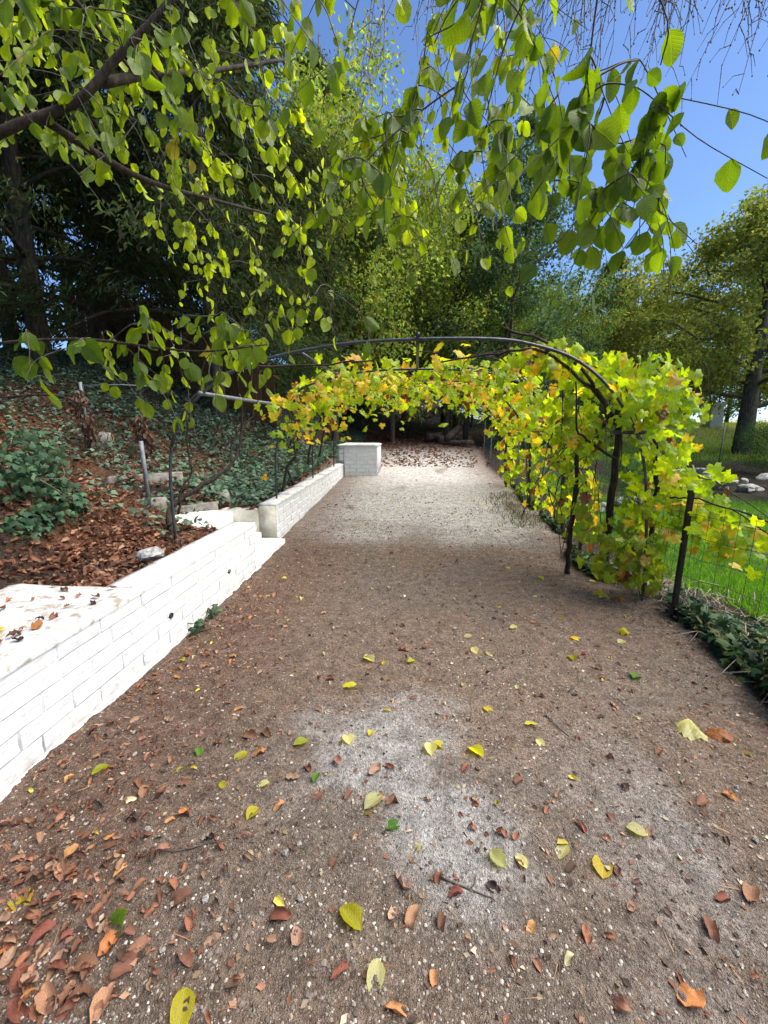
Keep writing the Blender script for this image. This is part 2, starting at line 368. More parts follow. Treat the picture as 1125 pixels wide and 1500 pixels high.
GV = np.stack([GX, GY, GZ], -1).reshape(-1, 3); GC = land_albedo(GX, GY).reshape(-1, 3)
nx = len(gx); ii, jj = np.meshgrid(np.arange(len(gy)-1), np.arange(nx-1), indexing='ij')
Q = np.stack([ii*nx+jj, ii*nx+jj+1, (ii+1)*nx+jj+1, (ii+1)*nx+jj], -1)
cx = (gx[:-1] + gx[1:])/2; cyy = (gy[:-1] + gy[1:])/2; CX, CY = np.meshgrid(cx, cyy)
is_path = (CX > wall_x(CY)) & (CX < edge_x(CY)) & (CY < 24); is_lawn = (CX > edge_x(CY) + .9) & (CY > 2)
for nm, mk in (('path', is_path), ('lawn', is_lawn & ~is_path), ('hillside_ground', ~is_path & ~is_lawn)):
    q = Q[mk]; used, inv = np.unique(q, return_inverse=True)
    tag(add(nm, GV[used], inv.reshape(q.shape), M['soil'], c=GC[used]), kind='structure')

# ------------------------------------------------------------------ white block walls
def block_mesh(name, seed, mt, n=(5, 3), rough=.012):
    """unit block 1x1x1 spanning -.5..+.5, rough split face at +X"""
    r = np.random.default_rng(seed); ny, nz = n
    ys = np.concatenate([[-.5], np.linspace(-.47, .47, ny), [.5]]); zs = np.concatenate([[-.5], np.linspace(-.42, .42, nz), [.5]])
    Y, Z = np.meshgrid(ys, zs); e = np.minimum(1, np.minimum((.5-np.abs(Y))/.03, (.5-np.abs(Z))/.08))
    X = .5 - (1-e)*.05 + (r.random(Y.shape)-.5)*rough*4*np.where(e > .5, 1, .3)
    Yj = Y + (1-e)*(r.random(Y.shape)-.5)*.025; Zj = Z + (1-e)*(r.random(Y.shape)-.5)*.05
    V = np.stack([X, Yj, Zj], -1).reshape(-1, 3); w = len(ys); F = []
    for i in range(len(zs)-1):
        for j in range(w-1): F.append((i*w+j, i*w+j+1, (i+1)*w+j+1, (i+1)*w+j))
    ring = [j for j in range(w)] + [i*w+w-1 for i in range(1, len(zs))] + [(len(zs)-1)*w+j for j in range(w-2, -1, -1)] + [i*w for i in range(len(zs)-2, 0, -1)]
    b = len(V); B = V[ring].copy(); B[:, 0] = -.5; V = np.concatenate([V, B]); m = len(ring)
    for k in range(m): F.append((ring[k], b+k, b+(k+1) % m, ring[(k+1) % m]))
    return make_mesh(name, V, np.array(F), mat=mt, smooth=False)
BLK = [block_mesh('block', s, M['white']) for s in range(10)]
def box(x0, x1, y0, y1, z0, z1):
    V = np.array([(x, y, z) for x in (x0, x1) for y in (y0, y1) for z in (z0, z1)], float)
    return V, np.array([(0, 1, 3, 2), (4, 6, 7, 5), (0, 4, 5, 1), (2, 3, 7, 6), (0, 2, 6, 4), (1, 5, 7, 3)])
def rough_slab(x0, x1, y0, y1, z0, z1, d=.09, amp=.012, seed=0, edge=.02):
    """a slab whose top is uneven and whose top edge is worn; z0, z1 may be functions of y"""
    nx_, ny_ = max(3, int((x1-x0)/d)+2), max(3, int((y1-y0)/d)+2)
    xs, ys = np.linspace(x0, x1, nx_), np.linspace(y0, y1, ny_); X, Y = np.meshgrid(xs, ys)
    e = np.minimum(np.minimum(X-x0, x1-X), np.minimum(Y-y0, y1-Y)); Z = np.full(X.shape, float(z1)) + amp*(fbm(X*6, Y*6, seed) - .5)*2 - np.where(e < 1e-6, edge*(.5 + fbm(X*9, Y*9, seed+3)), 0)
    V = np.stack([X, Y, Z], -1).reshape(-1, 3); F = []
    for i in range(ny_-1):
        for j in range(nx_-1): F.append((i*nx_+j, i*nx_+j+1, (i+1)*nx_+j+1, (i+1)*nx_+j))
    ring = list(range(nx_)) + [i*nx_+nx_-1 for i in range(1, ny_)] + [(ny_-1)*nx_+j for j in range(nx_-2, -1, -1)] + [i*nx_ for i in range(ny_-2, 0, -1)]
    b = len(V); B = V[ring].copy(); B[:, 2] = z0; V = np.concatenate([V, B]); m = len(ring)
    for k in range(m): F.append((ring[k], b+k, b+(k+1) % m, ring[(k+1) % m]))
    return V, np.array(F)
def courses(parent, x, y0, y1, zbase, ztop, h=.098, ln=.32, axis='y', seed=1, depth=.1):
    """rows of blocks facing +X (axis y) or -Y (axis x); zbase/ztop functions of the running coordinate"""
    r = random.Random(seed); k = 0
    while True:
        z = .0 + k*h; y = y0 - (0 if k % 2 else ln/2) - r.uniform(0, .05); row = 0
        if z > 2: break
        while y < y1:
            L = ln*r.uniform(.86, 1.12); a, b = max(y, y0), min(y+L, y1); y += L; mid = (a+b)/2
            zz = z + ztop(mid) - math.ceil(max(ztop(y0), ztop(y1))/h)*h
            if b-a < .05 or zz + h > ztop(mid) + .01 or zz + h < zbase(mid) - .02: continue
            row += 1; s = (depth*r.uniform(.98, 1.0), b-a-r.uniform(.006, .014), h-.0035)
            if axis == 'y': put('block', r.choice(BLK), (x - depth/2 + r.uniform(-.002, .003), mid, zz + h/2), (0, 0, 0), s, parent)
            else: put('block', r.choice(BLK), (mid, x + depth/2, zz + h/2), (0, 0, -math.pi/2), s, parent)
        k += 1
        if k*h > math.ceil(max(ztop(y0), ztop(y1))/h)*h + h: break
wall = empty('retaining_wall', (-1.70, 2.4, 0), 'low white painted block wall with drain holes along the near path', 'wall')
courses(wall, -1.70, .3, 4.12, lambda y: 0, lambda y: .50, seed=3)
add('wall_core', *box(-1.86, -1.706, .3, 4.11, -.1, .485), M['mortar'], wall)
V, F = rough_slab(-1.94, -1.695, 2.30, 4.13, .487, .53, .06, .005, 2, .006); add('coping', V, F, M['cap'], wall)
V, F = rough_slab(-2.55, -1.695, .3, 2.295, .487, .53, .05, .012, 5, .008); tag(add('ledge', V, F, M['dusty'], wall), 'wide white ledge strewn with dead leaves')
V, F = rough_slab(-1.76, -1.678, .3, 4.2, -.1, .022, .07, .014, 8, .012); add('footing', V, F, M['white'], wall)
for (y, z, r_) in ((2.55, .215, .020), (3.46, .215, .020)):
    th = np.arange(12)*tau/12; c_, s_ = np.cos(th), np.sin(th)
    rings = [np.stack([np.full(12, xx), y + c_*rr, z + s_*rr], 1) for xx, rr in ((-1.74, r_), (-1.690, r_), (-1.690, r_*.8), (-1.700, r_*.78))]
    V = np.concatenate(rings + [[(-1.701, y, z)]]); F4 = [(i*12+j, i*12+(j+1) % 12, (i+1)*12+(j+1) % 12, (i+1)*12+j) for i in range(3) for j in range(12)]
    add('drain_pipe', V, [np.array(F4), np.array([(36+j, 36+(j+1) % 12, 48) for j in range(12)])], M['black'], wall)
ft = lambda y: .52 + .02*(y-5.2); fb = lambda y: float(z_path(y)) - .03
wall2 = empty('retaining_wall', (-1.88, 7.5, 0), 'low white block wall behind the steps running up to the tall white block', 'wall')
courses(wall2, -1.85, 5.22, 10.4, fb, ft, seed=9)
n_ = 14; ys = np.linspace(5.2, 10.42, n_); cs = []
for a, b in zip(ys[:-1], ys[1:]): cs.append((a, b))
V = np.array([(x, y, z) for y in ys for x, z in ((-2.05, -.1), (-1.857, -.1), (-1.857, ft(y)-.012), (-2.05, ft(y)-.012))]); F4 = [(i*4+j, i*4+(j+1) % 4, i*4+4+(j+1) % 4, i*4+4+j) for i in range(n_-1) for j in range(4)] + [(3, 2, 1, 0), tuple((n_-1)*4+j for j in range(4))]
add('wall_core', V, np.array(F4), M['mortar'], wall2)
for i in range(7):
    a, b = 5.19 + i*.748, 5.19 + (i+1)*.748 - .004; V, F = rough_slab(-2.06, -1.84, a, b, ft((a+b)/2)-.022, ft((a+b)/2)+.022, .08, .012, 20+i); add('coping', V, F, M['cap'], wall2)
tag(add('end_face', *box(-2.06, -1.853, 5.165, 5.2, -.05, .50), M['cream'], wall2), 'cream rendered end of the wall facing the steps')
V, F = rough_slab(-2.62, -2.065, 5.17, 5.33, .0, .46, .08, .01, 33); tag(add('return_wall', V, F, M['cream'], wall2), 'cream rendered return beside the steps')
wall3 = empty('wall_end_block', (-1.3, 9.9, .3), 'tall white square block ending the wall at the far path edge', 'wall')
zt = lambda s: 1.08; zb = lambda s: .38
courses(wall3, -1.86, 10.45, 11.6, zb, zt, seed=12)
courses(wall3, 10.44, -1.84, -.98, zb, zt, axis='x', seed=13)
add('wall_core', *box(-2.0, -.985, 10.455, 11.6, .2, 1.06), M['mortar'], wall3)
V, F = rough_slab(-2.02, -.965, 10.42, 11.62, 1.075, 1.115, .08, .012, 41); add('coping', V, F, M['cap'], wall3)
st = empty('garden_steps', (-2.2, 4.6, 0), 'worn white steps in the gap between the two white walls', 'steps')
for (x0, x1, y0, y1, z) in ((-2.08, -1.72, 4.15, 5.15, .09), (-2.4, -2.085, 4.15, 5.15, .27), (-3.0, -2.405, 4.2, 5.14, .45)):
    V, F = rough_slab(x0, x1, y0, y1, -.15, z, .07, .015, int(z*100)); add('step', V, F, M['cap'], st)
V, F = rough_slab(-1.97, -1.75, 4.135, 4.42, -.1, .36, .06, .012, 77); add('cheek_block', V, F, M['white'], st)
# edging slabs on the terrace
for (x, y, L, rz, lab) in ((-2.95, 5.0, .75, .5, 'grey weathered edging slab behind the white steps'), (-3.35, 4.75, .5, .35, 'grey weathered edging slab beside the bent arch foot'), (-3.75, 5.4, .95, .45, 'grey weathered edging slab behind the galvanised post'),
                            (-2.75, 5.55, .5, -.9, 'mossy edging slab lying behind the cream return wall'), (-5.1, 6.2, .5, .3, 'pale edging slab among the brown litter up the bank')):
    V, F = rough_slab(-L/2, L/2, -.06, .06, -.12, .1, .07, .02, int(x*-31)); o = add('edging_slab', V, F, M['slab']); o.location = (x, y, float(land(x, y)) - .02); o.rotation_euler = (.06, -.05, rz); tag(o, lab, 'slab', 'edging slabs on the terrace')
def rock_mesh(seed, flat=.7, sub=2):
    import bmesh
    bm = bmesh.new(); bmesh.ops.create_icosphere(bm, subdivisions=sub, radius=.5); r = np.random.default_rng(seed)
    V = np.array([v.co for v in bm.verts]); F = np.array([[v.index for v in f.verts] for f in bm.faces]); bm.free()
    for _ in range(9):
        d = unit(r.normal(size=3)); h = r.uniform(.24, .42); k = V @ d; V = V - np.maximum(0, k-h)[:, None]*d
    V = V*(1, r.uniform(.65, .9), flat); return V, F
ROCK = [make_mesh('stone', *rock_mesh(s, .65), mat=M['rock'], smooth=False) for s in range(8)]
o = put('loose_stone', ROCK[2], (-2.06, 2.95, .53), (.2, .1, .6), (.24, .2, .2)); tag(o, 'pale angular stone resting on the terrace behind the near wall', 'stone')
# ------------------------------------------------------------------ arched pergola
HOOP = [(-2.27, .40), (-2.25, 1.12), (-2.15, 1.48), (-1.97, 1.72), (-1.64, 1.95), (-1.26, 2.09), (-.64, 2.2), (0, 2.22), (.6, 2.21), (.92, 2.17), (1.25, 2.07), (1.50, 1.90), (1.69, 1.68), (1.85, 1.40), (1.95, .98), (2.02, .3), (2.03, -.1)]
perg = empty('arched_pergola', (0, 6.5, 0), 'arched grey tube pergola spanning the path under the vines', 'pergola')
HY = (3.6, 5.5, 7.5, 9.5)
for y in HY:
    P = smooth_line([(x, y + .03*math.sin(x*3+y), z + float(z_path(y))*(.55 if x < -2 else .8)) for x, z in HOOP], 4)
    if y > 4: P[:, 0] = np.where(P[:, 0] < -1.5, P[:, 0] + .35*np.clip((-P[:, 0]-1.5)/.7, 0, 1), P[:, 0])
    add('hoop', *tube(P, .0135, 8), M['steel'], perg)
for pts in ([(-1.87, 3.52, 1.80), (-1.85, 5.5, 1.82), (-1.85, 7.5, 1.9), (-1.9, 9.6, 1.98)], [(1.86, 3.55, 1.47), (1.86, 5.5, 1.46), (1.88, 7.5, 1.46), (1.9, 9.6, 1.5)],
            [(0, 3.52, 2.245), (0, 5.5, 2.28), (0, 7.5, 2.37), (0, 9.6, 2.5)], [(-1.05, 3.9, 2.17), (-1.05, 5.5, 2.2), (-1.05, 9.6, 2.42)], [(1.1, 3.7, 2.15), (1.1, 5.5, 2.19), (1.1, 9.6, 2.42)]):
    add('rail', *tube(smooth_line(pts, 3), .019, 6), M['steel' if pts[0][0] > -1.8 else 'galv'], perg)
add('cross_bar', *tube([(-1.15, 9.5, 2.2), (1.25, 9.5, 2.25)], .014, 6), M['steel'], perg)
# posts standing on the terrace and the wire fence on the right
for (x, y, h, r_, lab) in ((-3.15, 4.55, .78, .024, 'galvanised tube post standing on the terrace beyond the near wall'), (-4.75, 5.7, .95, .022, 'grey tube post wrapped in dry brown leaves up the bank')):
    z = float(land(x, y)); o = add('tube_post', *tube([(x, y, z-.1), (x, y, z+h/2), (x-.01, y, z+h)], r_, 8), M['galv']); tag(o, lab, 'post', 'tube posts on the terrace')
zz = float(land(-4.75, 5.7)); add('arm', *tube([(-4.75, 5.7, zz+.9), (-4.3, 5.9, zz+.93), (-3.9, 6.1, zz+.92)], .009, 5), M['galv'], o)
fence = empty('wire_fence', (2.1, 3.25, 0), 'green wire mesh fence with dark angle posts along the right path edge', 'fence')
FP = [(2.7, 1.6), (2.09, 3.25), (2.06, 5.1), (2.06, 6.8), (2.08, 8.6), (2.12, 10.4), (2.2, 12.4), (2.35, 14.6)]
for i, (x, y) in enumerate(FP):
    z = float(land(x, y)); h = 1.03 if i < 3 else 1.15; V, F = box(x-.016, x+.016, y-.016, y+.016, z-.1, z+h)
    V2, F2 = box(x-.02, x+.02, y-.02, y+.02, z+h-.012, z+h+.012)
    add('post', *join([(V, F), (V2, F2)]), M['iron' if i < 3 else 'galv'], fence, smooth=False)
pts = []
for (xa, ya), (xb, yb) in zip(FP[:-1], FP[1:]):
    L = math.hypot(xb-xa, yb-ya)
    for t in np.arange(0, L, .1)/L: pts.append((xa + (xb-xa)*t, ya + (yb-ya)*t))
pts = np.array(pts); gz_ = land(pts[:, 0], pts[:, 1]); vert = []
for k, h in enumerate((.06, .22, .38, .54, .70, .86, .95)):
    add('strand', *tube(np.column_stack([pts, gz_ + h + .012*np.sin(np.arange(len(pts))*.9 + k)])[::2], .0022, 4), M['wire'], fence)
for (x, y), z in zip(pts, gz_): vert.append(tube([(x, y, z+.03), (x + .004*math.sin(y*40), y, z+.5), (x, y, z+.95)], .0019, 3, False))
tag(add('upright_wires', *join(vert), M['wire'], fence), kind='stuff')

# ------------------------------------------------------------------ grape vines
def palette_vine(n, yellow=.3, brown=.06):
    u = R.random(n); c = np.empty((n, 3)); k = R.random((n, 1))
    g = np.array((.19, .34, .012))*(1-k) + np.array((.42, .55, .015))*k; y = np.array((.62, .54, .04))*(1-k) + np.array((.60, .36, .04))*k; b = np.array((.22, .07, .025))*(1-k) + np.array((.10, .04, .02))*k
    c[:] = g; c[u < yellow] = y[u < yellow]; c[u < brown] = b[u < brown]
    return c*R.uniform(.8, 1.15, (n, 1))
PALM = [palmate(s, .10 + .05*(s % 3)) for s in range(6)]
def rim(b, seed):
    """how far the rim of a lobed leaf has browned"""
    if len(b[0]) < 50: return np.zeros((len(b[0]), 1))
    d = np.hypot(b[0][:, 0], b[0][:, 1]-.12); return (sstep(.3, .55, d)*(vnoise(b[0][:, 0]*5 + seed*1.7, b[0][:, 1]*5, seed) > .45)*(.6 if seed % 4 == 0 else .18))[:, None]
def leafy(root, P, D, Nn, S, C_, base, matl, n_obj, name='leaf', variants=30, stuff='foliage'):
    """the n_obj leaves that look largest become parts of their own, the rest one mass"""
    sc_ = shows(P)*S; order = np.argsort(-sc_); big = [i for i in order[:n_obj] if sc_[i] > 0]; rest = np.setdiff1d(np.arange(len(P)), big)
    Ms = rot_to(D, Nn); pool = []
    for k in range(min(variants, max(1, len(big)))):
        b = base[k % len(base)]; pool.append((b, {}))
    meshes = {}
    q = np.round(C_*24)/24 if False else C_
    # alike colours share mesh data: cluster the leaves by colour into `variants` bins
    if len(big):
        key = np.argsort(q[big][:, 0]*2 + q[big][:, 1]); bins = np.array_split(np.array(big)[key], min(variants, len(big)))
        for bi, ids in enumerate(bins):
            b = base[bi % len(base)]; cc = q[ids[len(ids)//2]]
            tint = cc*(1 + .25*(vnoise(b[0][:, :1]*4 + bi, b[0][:, 1:2]*4, bi) - .5)); ed = rim(b, bi); tint = tint*(1-ed) + np.array((.20, .09, .03))*ed
            me = make_mesh(name, b[0], b[1], tint, b[2], matl)
            for i in ids: put(name, me, P[i], Ms[i], float(S[i]), root)
    if len(rest):
        allV, allF, allC, allU, k = [], [], [], [], 0
        grp = R.integers(0, len(base), len(rest))
        for g, b in enumerate(base):
            ids = rest[grp == g]
            if not len(ids): continue
            V, F = scatter(b[0], b[1], Ms[ids], S[ids], P[ids]); allV.append(V); allF.append(F + k); k += len(V)
            ed = np.tile(rim(b, g), (len(ids), 1)); allC.append(np.repeat(C_[ids], len(b[0]), 0)*(1-ed) + np.array((.20, .09, .03))*ed); allU.append(np.tile(b[2], (len(ids), 1)))
        o = add(stuff, np.concatenate(allV), np.concatenate(allF), matl, root, np.concatenate(allC), np.concatenate(allU)); tag(o, kind='stuff')
def stem(root, pts, r0, r1, name='stem', m='vinebark', k=5, n=6, wob=.02):
    P = smooth_line(pts, k); P = P + (R.random(P.shape)-.5)*wob; return add(name, *tube(P, np.linspace(r0, r1, len(P)), n), M[m], root)
def roof_z(X, Y):
    hx = np.array([h[0] for h in HOOP]); hz = np.array([h[1] for h in HOOP]); i = np.argsort(hx); return np.interp(X, hx[i], hz[i]) + z_path(Y)*.8
# roof and right-hand wall vine
vine = empty('grape_vine', (2.05, 6.0, 0), 'large yellowing grape vine covering the pergola roof and its far right side', 'vine')
for (x, y, tx, ty) in ((2.05, 5.6, .6, 5.8), (2.05, 7.3, .2, 7.0), (2.02, 9.2, -.4, 8.8)):
    z = float(land(x, y)); P = [(x, y, z-.05), (x-.05, y+.1, z+.6), (x-.12, y-.05, z+1.2), (x-.45, y, 1.85), (x-.95, y+.1, float(roof_z(x-.95, y))+.03), (tx, ty, float(roof_z(tx, ty))+.05), (tx-1.0, ty+.3, float(roof_z(tx-1.0, ty))+.04)]
    stem(vine, P, .028, .008)
for _ in range(26):
    x, y = R.uniform(-1.5, 1.5), R.uniform(4.4, 9.4); a = R.uniform(0, tau); L = R.uniform(.5, 1.1); q = []
    for t in np.linspace(0, 1, 5): xx, yy = np.clip(x + math.cos(a)*L*t, -1.9, 1.9), y + math.sin(a)*L*t; q.append((xx, yy, float(roof_z(xx, yy)) + .04 + .06*math.sin(t*5) - .35*t*t*R.random()))
    stem(vine, q, .008, .003, 'cane', k=3, n=4)
n1 = 2000; X = R.uniform(-1.75, 1.9, n1); Y = 4.35 + 5.3*R.random(n1)**.9; 
keep = (fbm(X*1.4, Y*1.4, 71) > .36) & ~((X < -1.0) & (R.random(n1) < .45)) & ~((Y < 5.2) & (X < .9) & (R.random(n1) < .55))
X, Y = X[keep], Y[keep]; Z = roof_z(X, Y) + R.normal(0, .07, len(X)) + .03 - .5*R.random(len(X))**4*(R.random(len(X)) < .6)
hang = R.random(len(X)) < .12; Z = np.where(hang, Z - R.uniform(.1, .45, len(X)), Z)
n2 = 900; Yw = R.uniform(4.6, 9.8, n2); Zw = R.uniform(.15, 1.9, n2)**1.0; kw = (fbm(Yw*1.6, Zw*1.6, 73) > .40) & (R.random(n2) < .35 + .4*Zw); Yw, Zw = Yw[kw], Zw[kw]
Xw = np.interp(Zw, [0, 1, 1.4, 1.7, 2], [2.05, 1.98, 1.9, 1.72, 1.4]) + R.normal(0, .09, len(Yw))
P = np.concatenate([np.stack([X, Y, Z], 1), np.stack([Xw, Yw, Zw + z_path(Yw)*.8], 1)]); m = len(P); wallm = np.arange(m) >= len(X)
D = np.stack([R.normal(0, .6, m), R.normal(0, .6, m) - .2, -np.abs(R.normal(.7, .4, m))], 1); Nn = np.where(wallm[:, None], np.stack([-np.ones(m), -.7 + R.normal(0, .5, m), .4 + R.normal(0, .5, m)], 1), np.stack([R.normal(0, .5, m), -.35 + R.normal(0, .5, m), np.ones(m)*.8], 1))
leafy(vine, P, D, Nn, R.uniform(.09, .16, m), palette_vine(m, .3, .06), PALM, M['vine'], 260)
# the near right vine: a thick bulging mass draped over the front hoop foot
vine2 = empty('grape_vine', (1.95, 3.9, 0), 'bushy lime green grape vine bulging over the near right arch foot', 'vine')
stem(vine2, [(1.62, 4.25, -.05), (1.58, 4.2, .4), (1.60, 4.18, .9), (1.55, 4.1, 1.3), (1.75, 4.0, 1.6), (1.5, 3.9, 1.95), (1.1, 3.75, 2.2), (.7, 3.65, 2.3)], .03, .01)
stem(vine2, [(1.98, 4.25, -.05), (1.95, 4.2, .5), (1.92, 4.1, 1.0), (1.9, 4.1, 1.5), (1.85, 4.1, 1.85)], .042, .03, wob=.03)
stem(vine2, [(2.1, 3.75, -.05), (2.1, 3.7, .5), (2.09, 3.7, 1.0), (2.0, 3.65, 1.35), (1.95, 3.7, 1.6)], .026, .016)
stem(vine2, [(1.88, 4.1, 1.55), (1.65, 4.0, 1.78), (1.35, 3.85, 1.98), (1.0, 3.75, 2.15), (.6, 3.75, 2.12), (.2, 3.8, 2.08)], .02, .007)
stem(vine2, [(1.9, 4.05, 1.2), (1.6, 3.95, 1.38), (1.45, 3.9, 1.5), (1.4, 3.9, 1.9)], .014, .007)
for _ in range(34):
    a = np.array([R.uniform(1.2, 2.3), R.uniform(3.5, 4.6), R.uniform(.9, 2.2)]); d = np.array([R.normal(0, .25), R.normal(0, .25), -R.uniform(.2, .7)])
    stem(vine2, [a, a + d*.4 + (0, 0, .08), a + d], .006, .003, 'cane', k=3, n=4)
BL = [((1.98, 3.5, 1.25), (.2, .16, .45), 42), ((1.9, 3.48, .5), (.28, .16, .36), 36), ((1.78, 3.55, 1.75), (.24, .15, .22), 60), ((2.15, 3.95, 1.72), (.33, .42, .30), 190), ((1.75, 4.05, 2.0), (.55, .40, .17), 180), ((2.22, 3.95, 1.2), (.28, .40, .33), 90), ((2.1, 3.8, .75), (.24, .36, .30), 42), ((1.62, 4.15, .70), (.22, .32, .28), 45), ((1.78, 3.75, .42), (.24, .22, .24), 50), ((2.02, 3.62, .28), (.24, .18, .2), 45), ((1.55, 4.15, 1.35), (.22, .3, .35), 70), ((1.15, 3.95, 2.12), (.3, .3, .14), 70), ((2.45, 3.35, .72), (.28, .28, .22), 60), ((2.3, 3.6, 1.0), (.25, .25, .3), 70), ((1.6, 4.3, 1.6), (.3, .4, .3), 60)]
P = np.concatenate([np.array(c) + (lambda q: unit(q)*(R.random((k, 1))**.45))(R.normal(size=(k, 3)))*np.array(s)*1.12 for c, s, k in BL]); m = len(P)
Cn = np.concatenate([np.tile(c, (k, 1)) for c, s, k in BL]); out = unit(P - Cn)
Nn = out*.8 + np.array((-.1, -.6, .5)) + R.normal(0, .65, (m, 3)); D = np.stack([R.normal(0, .5, m), R.normal(0, .4, m), -np.abs(R.normal(.9, .4, m))], 1)
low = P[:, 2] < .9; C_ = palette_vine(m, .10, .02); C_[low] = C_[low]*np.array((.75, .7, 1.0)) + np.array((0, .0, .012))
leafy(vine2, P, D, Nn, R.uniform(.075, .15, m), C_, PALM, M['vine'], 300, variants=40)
# trailing vine along the fence wire
vine3 = empty('grape_vine', (2.4, 2.6, .8), 'grape vine shoot with yellow leaves trailing along the wire fence top', 'vine')
stem(vine3, [(2.08, 3.5, .95), (2.12, 3.2, .98), (2.3, 2.75, .90), (2.5, 2.2, .80), (2.75, 1.7, .75)], .008, .004, 'cane')
stem(vine3, [(2.2, 3.0, .95), (2.4, 2.7, .75), (2.55, 2.35, .55), (2.6, 2.2, .42)], .005, .003, 'cane')
m = 95; t = R.random(m); P = np.stack([2.1 + .62*t, 3.3 - 1.5*t, .93 - .18*t], 1) + R.normal(0, 1, (m, 3))*(.10, .10, .13) - np.array((0, 0, .06))
Nn = np.stack([R.normal(-.2, .5, m), -.8 + R.normal(0, .4, m), R.normal(.6, .5, m)], 1); D = np.stack([R.normal(0, .6, m), R.normal(0, .5, m), -np.abs(R.normal(.7, .4, m))], 1)
leafy(vine3, P, D, Nn, R.uniform(.08, .135, m), palette_vine(m, .32, .06), PALM, M['vine'], 95, variants=24)
# left vine: twisted bare stems on the terrace, a few yellow leaves under the roof
vine4 = empty('grape_vine', (-2.4, 3.95, .5), 'twisted bare vine stems climbing the left arch foot on the terrace', 'vine')
stem(vine4, [(-2.46, 3.85, .42), (-2.50, 3.9, .65), (-2.42, 4.0, .78), (-2.2, 4.2, .95), (-2.0, 4.4, 1.15), (-1.95, 4.5, 1.4), (-1.92, 4.5, 1.65), (-1.88, 4.4, 1.85)], .030, .013, wob=.025)
stem(vine4, [(-2.24, 3.65, .7), (-2.19, 3.66, .95), (-2.1, 3.7, 1.1), (-2.12, 3.7, 1.35), (-2.06, 3.65, 1.6)], .012, .008)
stem(vine4, [(-2.03, 4.4, 1.1), (-2.07, 4.5, 1.3), (-2.0, 4.6, 1.5), (-1.9, 4.7, 1.62), (-1.83, 4.75, 1.83)], .012, .008)
stem(vine4, [(-2.2, 3.58, 1.35), (-2.1, 3.58, 1.56), (-1.95, 3.58, 1.76), (-1.75, 3.6, 1.93), (-1.5, 3.7, 2.03), (-1.0, 3.8, 2.05), (-.4, 3.8, 2.1)], .016, .007)
vine5 = empty('grape_vine', (-2.0, 6.6, .6), 'dark vine stems with yellow leaves at the second arch beside the white wall', 'vine')
for q in ([(-2.1, 6.3, .5), (-2.05, 6.35, .85), (-1.9, 6.4, 1.1), (-1.92, 6.4, 1.4), (-1.85, 6.4, 1.85)], [(-2.1, 6.9, .55), (-2.2, 6.9, .85), (-2.0, 6.8, 1.1), (-1.95, 6.7, 1.5), (-1.85, 6.6, 1.9)], [(-2.2, 8.2, .8), (-2.1, 8.2, 1.2), (-1.9, 8.1, 1.6), (-1.85, 8.0, 1.95)], [(-2.15, 9.0, .9), (-2.0, 9.05, 1.5), (-1.9, 9.1, 2.0)]):
    stem(vine5, q, .024, .012, wob=.03)
m = 190; P = np.stack([R.uniform(-1.9, -1.05, m), R.uniform(4.6, 7.6, m), np.zeros(m)], 1); P[:, 2] = roof_z(P[:, 0], P[:, 1]) - .12 + R.normal(0, .1, m) - .55*R.random(m)**3
Nn = np.stack([R.normal(.2, .5, m), -.6 + R.normal(0, .4, m), R.normal(.6, .5, m)], 1); D = np.stack([R.normal(0, .6, m), R.normal(0, .5, m), -np.abs(R.normal(.7, .4, m))], 1)
leafy(vine5, P, D, Nn, R.uniform(.08, .15, m), palette_vine(m, .5, .06), PALM, M['vine'], 120, variants=24)
# ------------------------------------------------------------------ trees (built once each, then copied)
def branch_tree(seed, H, r0, base, spread, limbs, sub=5, up=.5, profile='round', gnarl=.1):
    r = np.random.default_rng(seed); tubes = []; tips = []
    tr = np.array([(0, 0, -.3)] + [(r.normal(0, gnarl*.25*t), r.normal(0, gnarl*.25*t), H*.96*t) for t in np.linspace(.08, 1, 8)]); tl = smooth_line(tr, 3)
    tubes.append(tube(tl, r0*np.linspace(1.15, .1, len(tl))**1.0, 8))
    for i in range(limbs):
        u = (i + r.random())/limbs; h = base + (H*.93-base)*u; k = np.interp(h, tl[:, 2], np.arange(len(tl))); p = tl[int(k)]
        a = i*2.4 + r.normal(0, .4)
        w = {'round': math.sin(math.pi*(.16 + .78*u))**.8, 'cone': (1-u)**.8*.95 + .08, 'tall': (1 - .75*u*u)}[profile]
        L = spread*w*r.uniform(.75, 1.15); d = np.array([math.cos(a), math.sin(a), up*(1-.3*u) + r.normal(0, .12)])
        pts = [p]; 
        for t in np.linspace(.2, 1, 5): pts.append(p + d*L*t + np.array([0, 0, (-.55*L*t*t if profile == 'cone' else .12*L*t*t)]) + r.normal(0, gnarl*L*.3*t, 3))
        lp = smooth_line(pts, 2); rr = r0*.34*(1-u*.7)*np.linspace(1, .14, len(lp)); tubes.append(tube(lp, rr, 5))
        for s in range(sub):
            f = .3 + .7*(s + r.random())/sub; q = lp[int(f*(len(lp)-1))]; dd = unit(d + r.normal(0, .75, 3)); l2 = L*.42*r.uniform(.6, 1.1)
            sp = np.array([q, q + dd*l2*.5 + r.normal(0, .05, 3), q + dd*l2 + (0, 0, -.08*l2)]); tubes.append(tube(sp, rr[0]*np.array([.32, .2, .07]), 4, False))
            for g in (.45, .75, 1.0): tips.append((sp[0]*(1-g) + sp[2]*g, d))
        tips.append((lp[-1], d))
    return join(tubes), np.array([t[0] for t in tips]), np.array([t[1] for t in tips])
